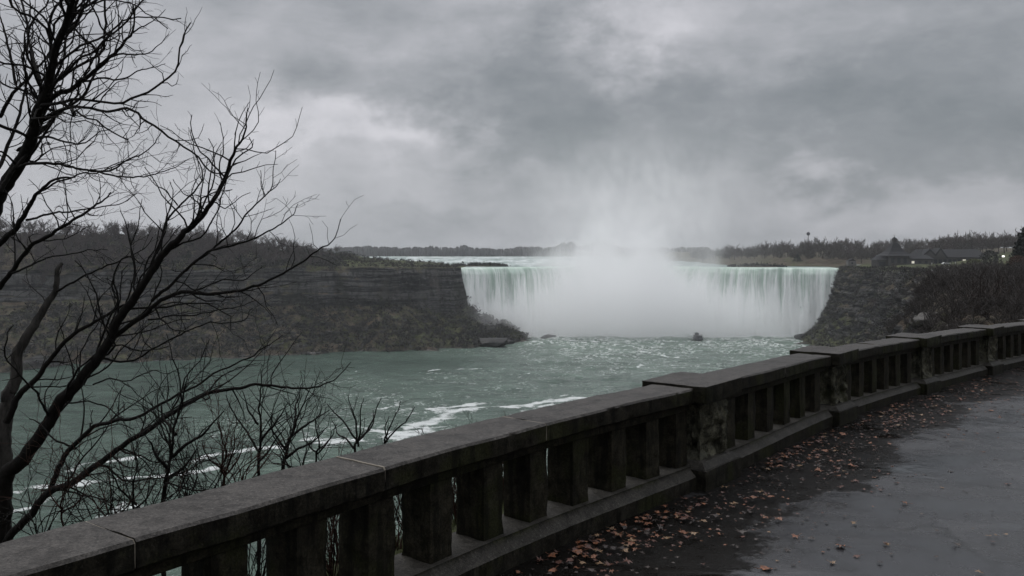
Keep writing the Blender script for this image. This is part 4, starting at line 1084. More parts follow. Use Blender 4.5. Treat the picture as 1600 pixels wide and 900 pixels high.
def place_tree(x, y, h, label, group, i=None, z=None):
    i = rl.randrange(5) if i is None else i
    z = drop(x, y, -4) if z is None else z
    if not used[i]: r = protos[i]; r.location = (x, y, z); r.rotation_euler[2] = rl.uniform(0, 6.28); r.scale = (h / 10,) * 3; used[i] = 1
    else: r = copy_thing(protos[i], (x, y, z), rl.uniform(0, 6.28), h / 10)
    tag(r, label, 'tree', group); return r
# wooded hill on the left
for k in range(125):
    px = rl.uniform(-30, 480) if k < 100 else rl.uniform(420, 540)
    t = rl.random(); X0 = (px - 800) / FPX
    D = I(X0 * 590, t_rimD) + 4 + 62 * t ** .7; X = X0 * D
    f = np.interp(px, [0, 380, 480, 540], [1, 1, .6, .35])
    place_tree(X, D, rl.uniform(7, 12.5) * f, 'leafless brown tree in the wood crowding the far cliff top at left', 'bare trees on the left cliff top')
for px, h, dd in [(526, 9.5, 52), (585, 3, 40), (606, 5, 35), (560, 3.4, 45), (632, 3, 30), (663, 3.2, 26), (505, 7, 55)]:
    D = I((px - 800) / FPX * 600, t_rimD) + dd
    place_tree((px - 800) / FPX * D, D, h, {526: 'round-headed bare tree alone on the skyline of the grassy slope', 585: 'low bush on the grassy slope below the skyline tree', 606: 'middle-sized bush where the grassy slope meets the rapids', 560: 'small bush just right of the skyline tree',
        632: 'small bush at the water end of the grassy slope', 663: 'last little bush on the cliff edge beside the falls', 505: 'bare tree at the right end of the left hilltop wood'}[px], None)
# right side woods behind the pavilion and along the upper river
for k in range(75):
    px = rl.uniform(1085, 1370); D = rl.uniform(0, 1) * 70 + np.interp(px, [1085, 1225, 1300, 1370], [960, 790, 720, 640]); X = (px - 800) / FPX * D
    place_tree(X, D, rl.uniform(12, 18), 'leafless tree in the hazy wood across the upper river, right of the spray', 'bare trees beyond the right end of the falls')
for k in range(62):
    px = rl.uniform(1360, 1625); D = rl.uniform(580, 680); X = (px - 800) / FPX * D
    place_tree(X, D, rl.uniform(11, 15) + np.interp(px, [1450, 1500], [0, 4]), 'tall leafless tree in the wood behind the pavilion at right', 'bare trees behind the pavilion')
for k in range(24):
    px = rl.uniform(1300, 1500); D = rl.uniform(400, 610); X0 = (px - 800) / FPX; rX = float(np.interp(D, rim_tab[:, 0], rim_tab[:, 1])); X = rX - rl.uniform(-1, 16)
    place_tree(X, D, rl.uniform(3, 7), 'small bare tree clinging to the rocky wall under the pavilion', 'small trees on the right gorge wall')
# the rest of those woods, too many to tell apart : masses of the same bare trees
def wood_mass(name, spots, mat, pi):
    Vs = []; Fs = []; n = 0
    for (x, y, h) in spots:
        z = drop(x, y, -4); a_ = rl.uniform(0, 6.28); ca, sa_ = math.cos(a_), math.sin(a_); me = proto_arr[rl.choice(pi)]
        V = me[0] * (h / 10); Vs.append(np.stack([V[:, 0] * ca - V[:, 1] * sa_ + x, V[:, 0] * sa_ + V[:, 1] * ca + y, V[:, 2] + z], -1)); Fs.append(me[1] + n); n += len(V)
    tag(mesh_obj(name, np.concatenate(Vs), np.concatenate(Fs), mat), kind='stuff')
sp = []
for k in range(420):
    px = rl.uniform(-40, 505); X0 = (px - 800) / FPX; D = I(X0 * 590, t_rimD) + 3 + 64 * rl.random(); f = np.interp(px, [0, 380, 480, 540], [1, 1, .6, .35]); sp.append((X0 * D, D, rl.uniform(7, 12.5) * f))
wood_mass('hill_wood', sp, m_far_twig, (0, 2, 4)); sp = []
for k in range(430):
    px = rl.uniform(1080, 1640); D = np.interp(px, [1085, 1120, 1225, 1300, 1370, 1640], [985, 880, 735, 700, 640, 600]) + 150 * rl.random() ** 1.5; sp.append(((px - 800) / FPX * D, D, rl.uniform(10, 14)))
wood_mass('terrace_wood', sp, m_far_twig2, (1, 3))
# far woods across the upper river : one mass
q = QB(); rnd = np.random.default_rng(77)
for k in range(2300):
    px = rnd.uniform(480, 1110); D = rnd.uniform(1790, 1900); X = (px - 800) / FPX * D; z = -4
    top = 19 + 2.5 * vnoise(np.array([[px * .08, 0, 0]]))[0] + 3 * vnoise(np.array([[px * .022, 5, 0]]))[0] + 13 * (math.exp(-((px - 888) / 17) ** 4) + math.exp(-((px - 938) / 24) ** 4))
    h = top * rnd.uniform(.55, 1.12); w_ = min(h, 16) * rnd.uniform(.16, .36)
    lay = 7; ang = np.arange(6) / 6 * 2 * np.pi; 
    zz_ = np.array([0, .15, .35, .6, .8, .95, 1.0]); ww = np.array([.5, .8, 1, .95, .7, .4, .05])
    Vt = np.stack([X + w_ * ww[:, None] * np.cos(ang) * rnd.uniform(.6, 1.25, (7, 6)), D + w_ * ww[:, None] * np.sin(ang) * rnd.uniform(.7, 1.2, (7, 6)), z + h * zz_[:, None] + rnd.uniform(-.6, .6, (7, 6)) + 0 * ang], -1).reshape(-1, 3)
    q.add(Vt, grid_faces(7, 6, closed_v=True))
m_wood = simple('far_wood', (.022, .020, .019), .95, .45, .12)
tag(q.build('far_wood', m_wood, smooth=False), kind='stuff')
# scrub on the taluses, cliff ledges
def scrub(name, samp, n, mat, hs, seed, dens=10):
    rnd = np.random.default_rng(seed); Vs = []; 
    for k in range(n):
        x, y, z = samp(rnd); h = rnd.uniform(*hs)
        m = dens; c = rnd.normal(0, 1, (m, 3)) * np.array([.5, .5, .32]) * h + np.array([x, y, z + .38 * h])
        d1 = rnd.normal(0, 1, (m, 3)) * h * .17; d2 = rnd.normal(0, 1, (m, 3)) * h * .17
        Vs.append(np.stack([c - d1, c + d2, c + d1 * .8, c - d2], 1).reshape(-1, 3))
    V = np.concatenate(Vs); o = mesh_obj(name, V, np.arange(len(V)).reshape(-1, 4), mat); tag(o, kind='stuff'); return o
def samp_left(rnd):
    while True:
        i = rnd.integers(0, Vl.shape[0]); j = rnd.integers(0, Vl.shape[1]); p_ = Vl[i, j]
        if -59.5 < p_[2] < -30 and rnd.random() < .9 or (p_[2] > -9 and p_[1] < I(p_[0], t_rimD) + 66 and p_[0] < -120): return p_
def samp_turf(rnd):
    while True:
        i = rnd.integers(0, Vl.shape[0]); j = rnd.integers(0, Vl.shape[1]); p_ = Vl[i, j]
        if p_[2] > -9 and I(p_[0], t_rimD) - 1 < p_[1] < I(p_[0], t_rimD) + 64 and -150 < p_[0] < -42: return p_
m_scrub = simple('scrub', (.012, .010, .007), .9, .5, .12); m_scrub2 = simple('scrub_green', (.030, .036, .012), .9, .4, .1)
scrub('talus_scrub', samp_left, 6500, m_scrub, (.9, 3.2), 1, 22)
scrub('turf_scrub', samp_turf, 520, m_scrub, (.5, 2.1), 8, 22)
scrub('green_scrub', samp_left, 2600, m_scrub2, (.6, 2.4), 2, 18)
def samp_right(rnd):
    while True:
        i = rnd.integers(150, Vr.shape[0]); j = rnd.integers(0, Vr.shape[1]); p_ = Vr[i, j]
        if p_[1] > 330 and p_[0] < np.interp(p_[1], rim_tab[:, 0], rim_tab[:, 1]) + 3 and p_[2] > -59 and rnd.random() < .8: return p_
scrub('gorge_wall_scrub', samp_right, 5000, m_scrub, (.5, 1.9), 3, 14)
scrub('mossy_scrub', samp_right, 1800, m_scrub2, (.5, 1.5), 4, 14)
sp = []
while len(sp) < 330:
    i = rl.randrange(200, Vr.shape[0]); j = rl.randrange(0, Vr.shape[1]); p_ = Vr[i, j]; rX = np.interp(p_[1], rim_tab[:, 0], rim_tab[:, 1])
    if 60 < p_[1] < 360 and rX - 12 < p_[0] < rX + 24 and p_[2] > -30: sp.append((p_[0], p_[1], rl.uniform(2.0, 4.5)))
for k in range(420):
    D = rl.uniform(34, 190); px = rl.uniform(1425, 1640); X = (px - 800) / FPX * D
    if X > float(np.interp(D, rim_tab[:, 0], rim_tab[:, 1])) - 7: sp.append((X, D, rl.uniform(.8, 1.6) * (1 + D / 90)))
wood_mass('rim_brush', sp, m_far_bark, (0, 1, 2, 3, 4))
# shoal with bushes in the upper river, ledges by the right lip
def islet(pxs, D0, D1, zt, name, seed, n):
    x0_, x1_ = [(p_ - 800) / FPX * (D0 + D1) / 2 for p_ in pxs]
    u = np.linspace(0, 1, 50); v = np.linspace(0, 1, 14); U, Vv = np.meshgrid(u, v, indexing='ij')
    env = np.sin(np.pi * np.clip(U, .0, 1)) ** .5 * np.sin(np.pi * Vv) ** .6
    Vi = np.stack([x0_ + (x1_ - x0_) * U, D0 + (D1 - D0) * Vv, -9.6 + (zt + 9.6) * env], -1); Vi[..., 2] += .25 * fbm(Vi, .5, 3) * env
    o = grid_obj(name, Vi, m_cliff, flip=True); tag(o, kind='structure')
    if n: 
        def sm(rnd):
            while True:
                i, j = rnd.integers(3, 47), rnd.integers(3, 11)
                return Vi[i, j]
        scrub('islet_scrub', sm, n, m_scrub, (1.0, 2.6), seed)
islet((706, 796), 700, 716, -7.2, 'islet', 21, 260)
islet((1135, 1228), 668, 690, -7.5, 'rock_ledge', 22, 160)
islet((585, 700), 760, 800, -6.6, 'islet', 23, 160)

# ------------------------------------------------------------------ boulders
def boulder(x, y, z, sx_, sy_, sz_, mat, seed, label, cat='rock', rz=0, group=None, facet=0.):
    import bmesh
    bm = bmesh.new(); bmesh.ops.create_icosphere(bm, subdivisions=4, radius=1)
    V = np.array([v.co[:] for v in bm.verts]); n = fbm(V + seed * 7, 1.0, 5, .55)
    V = V * (1 + .28 * n)[:, None]
    fr = np.random.default_rng(seed + 5)
    for _k in range(16):
        nd_ = fr.normal(0, 1, 3); nd_ /= np.linalg.norm(nd_); V = V - nd_[None] * np.maximum(V @ nd_ - fr.uniform(.55, .8), 0)[:, None]
    V = V * (1 + .05 * fbm(V + seed, 4, 3))[:, None] * 1.2
    for v, c in zip(bm.verts, V): v.co = (c[0] * sx_, c[1] * sy_, c[2] * sz_)
    me = bpy.data.meshes.new('boulder'); bm.to_mesh(me); bm.free(); me.materials.append(mat)
    me.polygons.foreach_set('use_smooth', np.ones(len(me.polygons), dtype=bool))
    o = bpy.data.objects.new('boulder', me); link(o); o.location = (x, y, z); o.rotation_euler[2] = rz; tag(o, label, cat, group); return o
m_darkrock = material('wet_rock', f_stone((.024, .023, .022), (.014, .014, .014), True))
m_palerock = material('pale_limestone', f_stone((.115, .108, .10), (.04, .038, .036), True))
x, y = wpt(857, 528); boulder(x, y, -59.6, 5.6, 4, 2.6, m_darkrock, 1, 'lone dark rock standing in foaming water before the mist')
x, y = wpt(812, 529); boulder(x, y, -59, 5.2, 4, 3.4, m_darkrock, 2, 'rounded rock half lost in spray off the left point')
x, y = wpt(768, 541); boulder(x, y - 1, -58.5, 10, 7, 5.2, m_darkrock, 3, 'big black slab rock at the tip of the left rocky point', rz=.3)
x, y = wpt(790, 537); boulder(x, y, -59.8, 5.5, 4, 2.6, m_darkrock, 4, 'low wet rock at the very end of the left point')
x, y = wpt(1250, 529); boulder(x + 2, y, -59.6, 6, 4, 3.4, m_darkrock, 5, 'dark boulder in white water at the right shore point')
rr_ = random.Random(9)
for k in range(26):
    X = rr_.uniform(-262, -25); D = I(X, t_shore) + rr_.uniform(-1, 3); s = rr_.uniform(.8, 2.2)
    boulder(X, D, -59.9, s * 1.3, s, s * .7, m_palerock if k % 3 == 0 else m_darkrock, 40 + k, 'wave-washed boulder along the foot of the left slope', rz=rr_.uniform(0, 3), group='boulders along the left shore')
for i, (px, py, s, lab) in enumerate([(477, 464, 1.3, 'leftmost of three tiny pale stones on the dark left cliff'), (486, 466, 1.7, 'middle of three tiny pale stones on the dark left cliff'), (548, 472, 1.5, 'rightmost tiny pale stone low on the left cliff'), (1331, 492, 2.4, 'pale block on the mossy slope at the right foot of the falls')]):
    Dg = I((px - 800) / FPX * 570, t_rimD) - 14 if px < 1000 else 575
    o = P(px, py, Dg)
    # rest it on the slope
    hit = None
    for b in trees_bvh:
        dd_ = Vector(P(px, py, 1.0) - np.array([0, 0, EYE])).normalized(); h_ = b.ray_cast(Vector((0, 0, EYE)), dd_)
        if h_[0] is not None and (hit is None or h_[0].y < hit.y) and h_[0].y > 300: hit = h_[0]
    if hit: boulder(hit.x, hit.y, hit.z + s * .2, s, s * .8, s * .8, m_palerock if i < 3 else m_palerock, 90 + i, lab)
# outcrops just beyond the wall
for px, py, D, s3, lab, mt in [(1453, 499, 74, (1.05, 1.1, 1.0), 'square grey ledge of rock above the wall at right', m_palerock), (1496, 512, 62, (.9, .9, .75), 'pale flat rock just above the coping below the brown tree', m_palerock)]:
    c = P(px, py, D); boulder(c[0], c[1], c[2] - .3, *s3, mt, int(px), lab)

# ------------------------------------------------------------------ right-hand nearer trees
def near_tree(px, D, toppx, label, seed, mat, spread, n, w0=10, rz=0, basepx=None):
    rnd = np.random.default_rng(seed); X = (px - 800) / FPX * D; z = drop(X, D, -4) - .2
    if basepx: z = min(z, P(px, basepx, D)[2])
    H = P(px, toppx, D)[2] - z; r = empty('bare_tree', (X, D, z)); tag(r, label, 'tree')
    q = QB(); c = np.array([(0, 0, 0), (.03 * H, 0, H * .2), (.0, .02 * H, H * .42)]); c = smooth_poly(c); q.add(*tube(c, np.linspace(.028, .016, len(c)) * H, 8)); q.build('trunk', m_bark, r)
    for k in range(n):
        q = QB(); a_ = k * 2.4 + rnd.uniform(-.3, .3); t = rnd.uniform(.12, .40)
        grow(q, (0, 0, H * t), (math.cos(a_) * spread, math.sin(a_) * spread, rnd.uniform(.5, 1.2)), H * rnd.uniform(.45, .68), H * .010, 3, rnd, 5, .35, .65, H * .05, .55, 11 / H, H * .0024, .14, 1)
        for kk in range(1):
            grow(q, (0, 0, H * t), (math.cos(a_ + 1) * spread, math.sin(a_ + 1) * spread, rnd.uniform(.3, 1.3)), H * rnd.uniform(.35, .6), H * .007, 3, rnd, 4, .35, .65, H * .05, .55, 15 / H, H * .0024, .14, 1)
        q.build('branch', mat, r)
    return r
m_brown_twig = simple('brown_twigs', (.022, .014, .010), .85, .35, 1)
m_rust_twig = simple('rust_twigs', (.040, .018, .012), .85, .35, 1)
near_tree(1541, 60, 412, 'dark bare tree with a wide brown crown rising over the wall at right', 501, m_brown_twig, .8, 13, basepx=512)
near_tree(1500, 66, 452, 'low brown leaning tree left of the wide-crowned one above the wall', 502, m_brown_twig, 1.1, 10, basepx=515)
near_tree(1585, 72, 424, 'rusty-crowned bush-like tree at the right edge above the wall', 503, m_rust_twig, 1.0, 12, basepx=505)
near_tree(1612, 52, 432, 'dark-limbed tree cut off by the right edge of the view', 504, m_brown_twig, .9, 11, basepx=505)
near_tree(1565, 96, 440, 'brown thicket tree between the wide-crowned tree and rusty one', 505, m_brown_twig, 1.0, 11)
near_tree(1475, 95, 462, 'small brown thicket tree over the rocky ledge right of the gorge', 506, m_brown_twig, 1.0, 9)
near_tree(1428, 48, 503, 'thin bare twig shrub poking just above the coping at right', 507, m_bark, .6, 5, basepx=520)
# conifer and bushes
def foliage_tree(name, px, D, basey, topy, wpx, label, mat, seed, cone=True, n=900, cat='tree'):
    rnd = np.random.default_rng(seed); X = (px - 800) / FPX * D; zb = P(px, basey, D)[2]; H = P(px, topy, D)[2] - zb; W_ = wpx / FPX * D / 2
    r = empty(name, (X, D, zb)); tag(r, label, cat)
    q = QB(); q.add(*tube(np.array([(0, 0, -.3), (0, 0, H * .3), (0, 0, H * .8)]), np.array([.03, .02, .006]) * H, 6)); q.build('trunk', m_bark, r)
    t = rnd.random(n) ** (.8 if cone else .6); a_ = rnd.uniform(0, 6.283, n); lob = 1 + .22 * np.sin(t * 26 + a_ * 2)
    rad = (W_ * (1 - t) ** .8 * lob if cone else W_ * np.sqrt(np.clip(1 - (2 * t - 1) ** 2, .02, 1)) * lob) * rnd.uniform(.35, 1, n) ** .5
    c = np.stack([np.cos(a_) * rad, np.sin(a_) * rad, H * (.06 + .94 * t)], -1)
    Vs = []
    s = H * .022
    for k in range(5):
        cc = c + rnd.normal(0, s * 1.2, c.shape); d1 = rnd.normal(0, s, c.shape); d2 = rnd.normal(0, s, c.shape)
        Vs.append(np.stack([cc - d1, cc + d2, cc + d1 * .8, cc - d2], 1).reshape(-1, 3))
    V = np.concatenate(Vs); mesh_obj('foliage', V, np.arange(len(V)).reshape(-1, 4), mat, r); return r
m_conif = simple('conifer_needles', (.008, .012, .007), .9, .4, 1); m_bushy = simple('yellow_green_leaves', (.05, .058, .016), .8, .4, 1); m_rustl = simple('rust_leaves', (.045, .02, .010), .85, .4, 1); m_bushd = simple('dark_bush_leaves', (.013, .015, .009), .9, .4, 1)
foliage_tree('conifer', 1604, 200, 424, 358, 50, 'dark evergreen at the right edge of the far terrace', m_conif, 601)
foliage_tree('bush', 1590, 195, 424, 400, 26, 'orange-brown bush at the foot of the dark evergreen', m_rustl, 602, False, 500, 'bush')
foliage_tree('bush', 1580, 212, 423, 408, 14, 'small yellow-green bush beside the paved terrace', m_bushy, 603, False, 400, 'bush')
foliage_tree('bush', 1521, 380, 422, 405, 26, 'green-brown rounded bush in front of the long building', m_bushy, 604, False, 500, 'bush')
foliage_tree('bush', 1547, 420, 416, 392, 26, 'round-topped dark bush at the end of the long building', m_bushd, 605, False, 600, 'bush')
foliage_tree('conifer', 1246, 700, 409, 397, 15, 'small dark evergreen on the shore beyond the right lip', m_conif, 606, True, 400)

# ------------------------------------------------------------------ pavilion and long building
m_wall = simple('dark_stone_wall', (.040, .037, .036), .85, .25, .6); m_roof = simple('slate_roof', (.010, .010, .012), .98, .25, .8)
m_glass = material('window_glass', lambda g: (g.put(g.b.inputs['Base Color'], (.02, .024, .028)), g.put(g.b.inputs['Roughness'], .15)))
m_lit = material('lit_window', lambda g: (g.put(g.b.inputs['Base Color'], (.6, .55, .45)), g.put(g.b.inputs['Emission Color'], (1, .93, .8)), g.put(g.b.inputs['Emission Strength'], .45)))
m_trim = simple('pale_trim', (.12, .118, .115), .7, .15, 1)
DB = 540; sc_ = DB / FPX
def bx_(px): return (px - 800) / FPX * DB
def bz(py): return EYE + (HOR - py) / FPX * DB
pv = empty('pavilion', (bx_(1399), DB, bz(414))); tag(pv, 'stone pavilion with a steep flared roof and little spire on the right cliff top', 'pavilion')
def loc(mb_, name, mat, root, bevel=0):
    o = mb_.build(name, mat, root, bevel=bevel); return o
mb = MB(); mb.box(-6.5, 6.5, -5, 8, -3, 6.3); loc(mb, 'tower_wall', m_wall, pv)
mb = MB(); mb.box(-13, -6.6, -3.5, 6, -3, 3.2); loc(mb, 'wing_wall', m_wall, pv)
mb = MB(); mb.box(6.6, 22, -3, 6, -3, 4.0); loc(mb, 'wing_wall', m_wall, pv)
# flared pyramid roof
prf = [(9.0, 6.0), (7.0, 6.9), (5.0, 8.6), (3.2, 11.2), (1.7, 14.0), (1.3, 14.6)]
Vv = []; 
for r_, z_ in prf:
    for a_ in range(4): cx, cy_ = [(-1, -1), (1, -1), (1, 1), (-1, 1)][a_]; Vv.append((cx * r_, 1.5 + cy_ * r_, z_))
n_ = len(prf); F = [(i * 4 + j, i * 4 + (j + 1) % 4, (i + 1) * 4 + (j + 1) % 4, (i + 1) * 4 + j) for i in range(n_ - 1) for j in range(4)] + [tuple(range(4 * n_ - 4, 4 * n_)), (3, 2, 1, 0)]
rf = mesh_obj('roof', Vv, F, m_roof, pv)
mb = MB(); mb.box(-1.2, 1.2, .3, 2.7, 14.5, 16.6); cu = loc(mb, 'cupola', m_wall, rf)
mb = MB(); 
mb.add([(-1.6, -.1, 16.6), (1.6, -.1, 16.6), (1.6, 3.1, 16.6), (-1.6, 3.1, 16.6), (0, 1.5, 18.4)], [(0, 1, 4), (1, 2, 4), (2, 3, 4), (3, 0, 4), (3, 2, 1, 0)]); mb.tube([(0, 1.5, 18.2), (0, 1.5, 19.8)], .12, 6); loc(mb, 'spire', m_roof, rf)
mb = MB(); mb.add([(-14, -4.5, 3.2), (-6.4, -4.5, 3.2), (-6.4, 7, 3.2), (-14, 7, 3.2), (-11.5, 1, 6.0), (-6.4, 1, 6.6)], [(0, 1, 5, 4), (1, 2, 5), (2, 3, 4, 5), (3, 0, 4), (3, 2, 1, 0)]); loc(mb, 'wing_roof', m_roof, pv); mb = MB(); mb.add([(6.4, -4, 4), (23, -4, 4), (23, 7, 4), (6.4, 7, 4), (6.4, 1.5, 7.4), (21, 1.5, 6.6)], [(0, 1, 5, 4), (1, 2, 5), (2, 3, 4, 5), (3, 0, 4), (3, 2, 1, 0)]); loc(mb, 'wing_roof', m_roof, pv)
for x_ in (-4, 0, 4):
    mb = MB(); mb.box(x_ - 1, x_ + 1, -5.06, -4.9, 1.2, 4.6); loc(mb, 'window', m_glass, pv)
for x_ in (10, 14.5, 18.5):
    mb = MB(); mb.box(x_ - .9, x_ + .9, -3.06, -2.9, 1.0, 2.6); loc(mb, 'window', m_glass if x_ != 10 else m_lit, pv)
mb = MB(); mb.box(-12, -8, -3.56, -3.4, -.5, 2.2); loc(mb, 'archway', m_glass, pv)
lbd = empty('long_building', (bx_(1437), DB + 4, bz(414))); tag(lbd, 'long low stone hall with twin gables and flat ridge roof, right of the pavilion', 'building')
W_ = bx_(1549) - bx_(1437)
mb = MB(); mb.box(0, W_, 0, 14, -3, 5.0); loc(mb, 'wall', m_wall, lbd)
mb = MB(); mb.add([(-.8, -1, 5), (W_ + .8, -1, 5), (W_ + .8, 15, 5), (-.8, 15, 5), (3, 7, 10.3), (W_ - 3, 7, 10.3)], [(0, 1, 5, 4), (1, 2, 5), (2, 3, 4, 5), (3, 0, 4), (3, 2, 1, 0)]); rf = loc(mb, 'roof', m_roof, lbd)
for gx_, gw, gh in ((bx_(1456) - bx_(1437), 6.5, 10.5), (bx_(1473) - bx_(1437), 5.2, 11.2)):
    mb = MB(); mb.prism([(gx_ - gw, 4.4), (gx_ + gw, 4.4), (gx_, gh)], -1.4, 7); loc(mb, 'gable_roof', m_roof, lbd)
    mb = MB(); mb.prism([(gx_ - gw * .72, 4.6), (gx_ + gw * .72, 4.6), (gx_, gh - 1.4)], -1.46, -1.2); loc(mb, 'gable_wall', m_wall, lbd)
for k in range(14):
    x_ = 3 + k * (W_ - 6) / 13
    mb = MB(); mb.box(x_ - 1, x_ + 1, -.06, .1, 1.0, 3.6); f_ = loc(mb, 'window', m_lit if k == 9 else m_glass, lbd)
    mb = MB(); mb.box(x_ - 1.25, x_ + 1.25, -.16, .05, .6, .9); loc(mb, 'sill', m_trim, f_)
mb = MB(); mb.box(-2, W_ + 6, -5.5, -4.9, -2.8, -.4); o = mb.build('terrace_wall', m_trim); o.location = lbd.location; tag(o, 'low pale terrace wall running below the long hall', 'wall')
# paved terrace, parapet, road edge
m_pave = simple('pale_paving', (.085, .085, .088), .35, .15, .3)
def ground_sheet(name, pts, mat, lift):
    V = []
    for (x_, y_) in pts: V.append((x_, y_, drop(x_, y_, -4) + lift))
    o = mesh_obj(name, V, [tuple(range(len(V)))], mat); tag(o, kind='structure'); return o
def strip(name, p0, p1, w_, mat, lift, n=30):
    V = np.zeros((n, 4, 3)); p0 = np.array(p0, float); p1 = np.array(p1, float); d_ = (p1 - p0) / np.linalg.norm(p1 - p0); nn = np.array([-d_[1], d_[0]])
    for i in range(n):
        for j in range(4):
            q_ = p0 + (p1 - p0) * i / (n - 1) + nn * w_ * (j / 3 - .5); V[i, j] = (*q_, drop(q_[0], q_[1], -4) + lift)
    o = grid_obj(name, V, mat, flip=True); tag(o, kind='structure')
strip('pavement', (150, 222), (205, 400), 14, m_pave, .12)
strip('road', (128, 190), (170, 210), 5, m_pave, .14)
# street lamp (lit)
Dl = 222; xl = (1564 - 800) / FPX * Dl; zl = drop(xl, Dl, -4); htop = P(1564, 401, Dl)[2]
sl_ = empty('street_lamp', (xl, Dl, zl)); tag(sl_, 'thin street lamp with a glowing white head on the paved terrace', 'street lamp')
mb = MB(); mb.tube([(0, 0, 0), (0, 0, .5)], [.16, .12], 8); mb.tube([(0, 0, .5), (0, 0, htop - zl)], [.07, .05], 8); mb.tube([(0, 0, htop - zl), (.55, 0, htop - zl + .15)], .04, 6); mb.build('pole', m_conif, sl_)
m_lamp = material('lamp_glow', lambda g: (g.put(g.b.inputs['Emission Color'], (1, .97, .9)), g.put(g.b.inputs['Emission Strength'], 1.6)))
mb = MB(); mb.tube([(.35, 0, htop - zl - .08), (.4, 0, htop - zl + .05), (.75, 0, htop - zl + .12), (.95, 0, htop - zl - .02)], [.1, .22, .24, .1], 10); mb.build('lamp_head', m_lamp, sl_, True)
for px, lab in ((1308, 'short pole at the right lip of the falls'),):
    pass
# people on the terrace
m_cloth = [simple('dark_coat', (.03, .03, .04), .8), simple('pale_coat', (.45, .44, .42), .8), simple('grey_coat', (.14, .14, .15), .8)]; m_skin = simple('skin', (.35, .22, .16), .6)
for px, c, lab in ((1456, 1, 'person in a pale coat standing at the cliff edge near the pavilion, leftmost figure'), (1461, 0, 'person in a dark coat just right of the pale-coated one'), (1487, 0, 'person in a dark coat on the lawn below the gables'), (1493, 1, 'person in a pale coat, rightmost figure on the lawn')):
    D = 500; X = (px - 800) / FPX * D; z = drop(X, D, -5); r = empty('person', (X, D, z)); tag(r, lab, 'person')
    mb = MB(); h = 1.72
    Vp = []; 
    prof_ = [(0, .0), (.09, .02), (.10, .5), (.15, .85), (.17, 1.0), (.15, 1.15), (.20, 1.38), (.16, 1.46), (.06, 1.5), (.055, 1.54), (.10, 1.6), (.105, 1.68), (.07, 1.76), (0, 1.79)]
    Vp = np.array([[(r_ * math.cos(a_) * 1.15, r_ * math.sin(a_) * .75, z_) for a_ in np.arange(10) / 10 * 2 * np.pi] for r_, z_ in prof_]); mb.add(Vp.reshape(-1, 3), grid_faces(len(prof_), 10, closed_v=True))
    for s_ in (-1, 1): mb.tube([(s_ * .19, 0, 1.4), (s_ * .26, .02, 1.1), (s_ * .24, -.06, .85)], [.06, .045, .035], 6)
    mb.build('coat', m_cloth[c], r, True)
# parked vehicles
def vehicle(px, D, mat, label, L_=4.6, rz=0, z=None, py=None):
    X = (px - 800) / FPX * D; z = drop(X, D, -4); r = empty('parked_car', (X, D, z), rz); tag(r, label, 'car')
    mb = MB(); mb.prism([(-2.3, .35), (2.3, .35), (2.35, .8), (1.5, .95), (1.0, 1.5), (-1.3, 1.52), (-2.1, 1.0), (-2.35, .85)], -.85, .85); mb.build('body', mat, r, bevel=.08)
    mb = MB(); mb.prism([(1.35, .98), (.93, 1.42), (-1.22, 1.44), (-1.9, 1.0)], -.87, .87); mb.build('window', m_glass, r)
    for wx in (-1.45, 1.45):
        for wy in (-.86, .86):
            mb = MB(); mb.tube([(wx, wy - .1, .33), (wx, wy + .1, .33)], .33, 14); mb.build('wheel', m_cloth[0], r)
m_white = simple('white_paint', (.7, .7, .7), .4, .05); m_silver = simple('silver_paint', (.3, .31, .33), .3, .05)
vehicle(1478, 505, m_white, 'white car parked in front of the gabled hall')
vehicle(537, 640, m_white, 'small white car on top of the grassy slope', rz=.2)
vehicle(1600, 205, m_silver, 'silver car cut by the right edge under the evergreen')
# tall thin tower with a round head
D = 900; X = (1263 - 800) / FPX * D; z = drop(X, D, 0); r = empty('observation_tower', (X, D, z)); tag(r, 'tiny thin tower with a round head far behind the right wood', 'tower')
zt = P(1263, 365, D)[2] - z; mb = MB(); mb.tube([(0, 0, 0), (0, 0, zt - 1)], [.55, .35], 10); mb.build('shaft', m_trim, r)
mb = MB(); mb.tube([(0, 0, zt - 2.4), (0, 0, zt - 1.4), (0, 0, zt), (0, 0, zt + 1.0), (0, 0, zt + 1.9)], [.3, 1.6, 2.0, 1.5, .3], 14); mb.build('head', m_cloth[0], r, True)
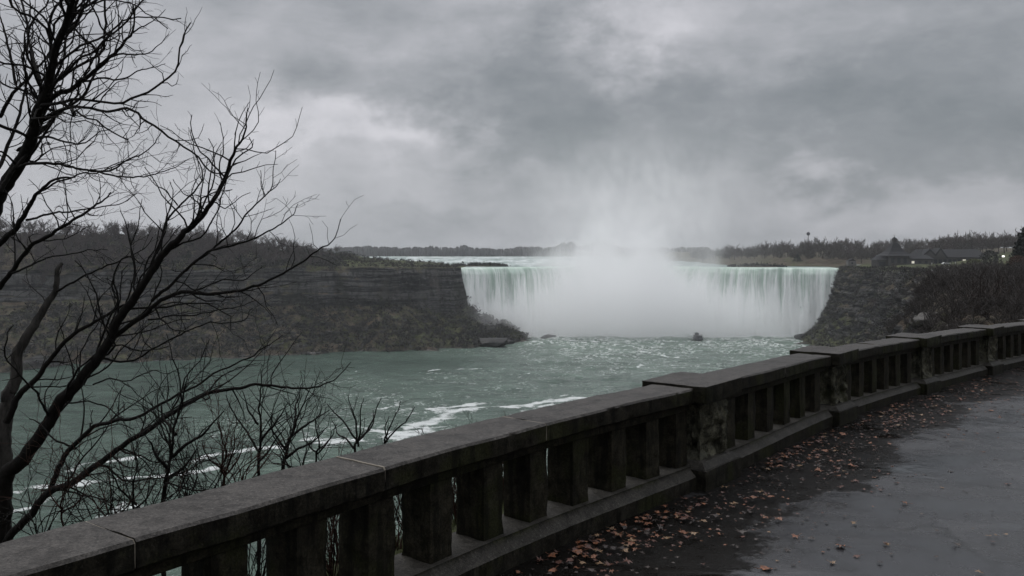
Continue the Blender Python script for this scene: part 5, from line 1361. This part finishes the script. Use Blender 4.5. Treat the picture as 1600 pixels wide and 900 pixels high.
# small buildings glimpsed in the woods
for px, D, w_, h_, lab, py in ((1238, 860, 5, 3.5, 'small pale building glimpsed among the trees beyond the right lip', 392), (442, 620, 3.4, 2.2, 'small white hut among the trees on the left skyline', 389), (1330, 640, 6, 3, 'low pale hut at the tree line left of the pavilion', 410)):
    X = (px - 800) / FPX * D; z = drop(X, D, 0); r = empty('hut', (X, D, z)); tag(r, lab, 'hut')
    mb = MB(); mb.box(-w_ / 2, w_ / 2, -2, 2, -1, h_); mb.build('wall', m_white if px < 800 else m_trim, r)
    mb = MB(); mb.prism([(-w_ / 2 - .3, h_), (w_ / 2 + .3, h_), (0, h_ + 1.6)], -2.3, 2.3); mb.build('roof', m_roof, r)
    mb = MB(); mb.box(-.6, .6, -2.05, -1.9, .6, 1.9); mb.build('window', m_glass, r)

# ------------------------------------------------------------------ tour boat
x, y = wpt(1090, 531); bt = empty('tour_boat', (x, y, -60.1), .25); tag(bt, 'small double-decked tour boat heading into the mist, seen from astern', 'boat')
m_hull = simple('boat_hull', (.045, .05, .055), .5); 
mb = MB(); secs = []
for t_, hw, z0_ in ((-5, 2.0, -.3), (-3, 2.3, -.6), (2, 2.3, -.6), (5, 1.5, -.3), (7, .1, .4)):
    secs.append([(-hw, t_, 1.5), (-hw * .9, t_, .4), (0, t_, z0_), (hw * .9, t_, .4), (hw, t_, 1.5)])
Vb = np.array(secs); fb = [tuple(f) for f in grid_faces(5, 5)]; mb.add(Vb.reshape(-1, 3), fb + [(0, 1, 2, 3, 4), (0, 4, 9, 5), (5, 9, 14, 10), (10, 14, 19, 15), (15, 19, 24, 20)]); mb.build('hull', m_hull, bt)
mb = MB(); mb.box(-1.8, 1.8, -4, 3, 1.5, 3.3); mb.build('cabin', m_hull, bt)
mb = MB(); mb.box(-2.0, 2.0, -4.4, 3.2, 3.3, 3.45)
mb.build('upper_deck', m_trim, bt)
mb = MB()
for a_ in (-1.95, 1.95):
    mb.tube([(a_, -4.3, 4.3), (a_, 3.1, 4.3)], .05, 5)
    for t_ in np.linspace(-4.3, 3.1, 7): mb.tube([(a_, t_, 3.4), (a_, t_, 4.3)], .04, 5)
mb.tube([(-1.95, -4.3, 4.3), (1.95, -4.3, 4.3)], .05, 5); mb.build('railing', m_trim, bt)
mb = MB(); mb.box(-1.1, 1.1, 0, 2.4, 3.5, 5.2); mb.build('wheelhouse', m_hull, bt)
for k in range(3):
    mb = MB(); mb.box(-1.3 + k * .95, -.65 + k * .95, -4.04, -3.9, 2.0, 2.9); mb.build('window', m_glass, bt)
for i in range(5):
    if not used[i]:
        for c in list(protos[i].children): bpy.data.objects.remove(c)
        bpy.data.objects.remove(protos[i])
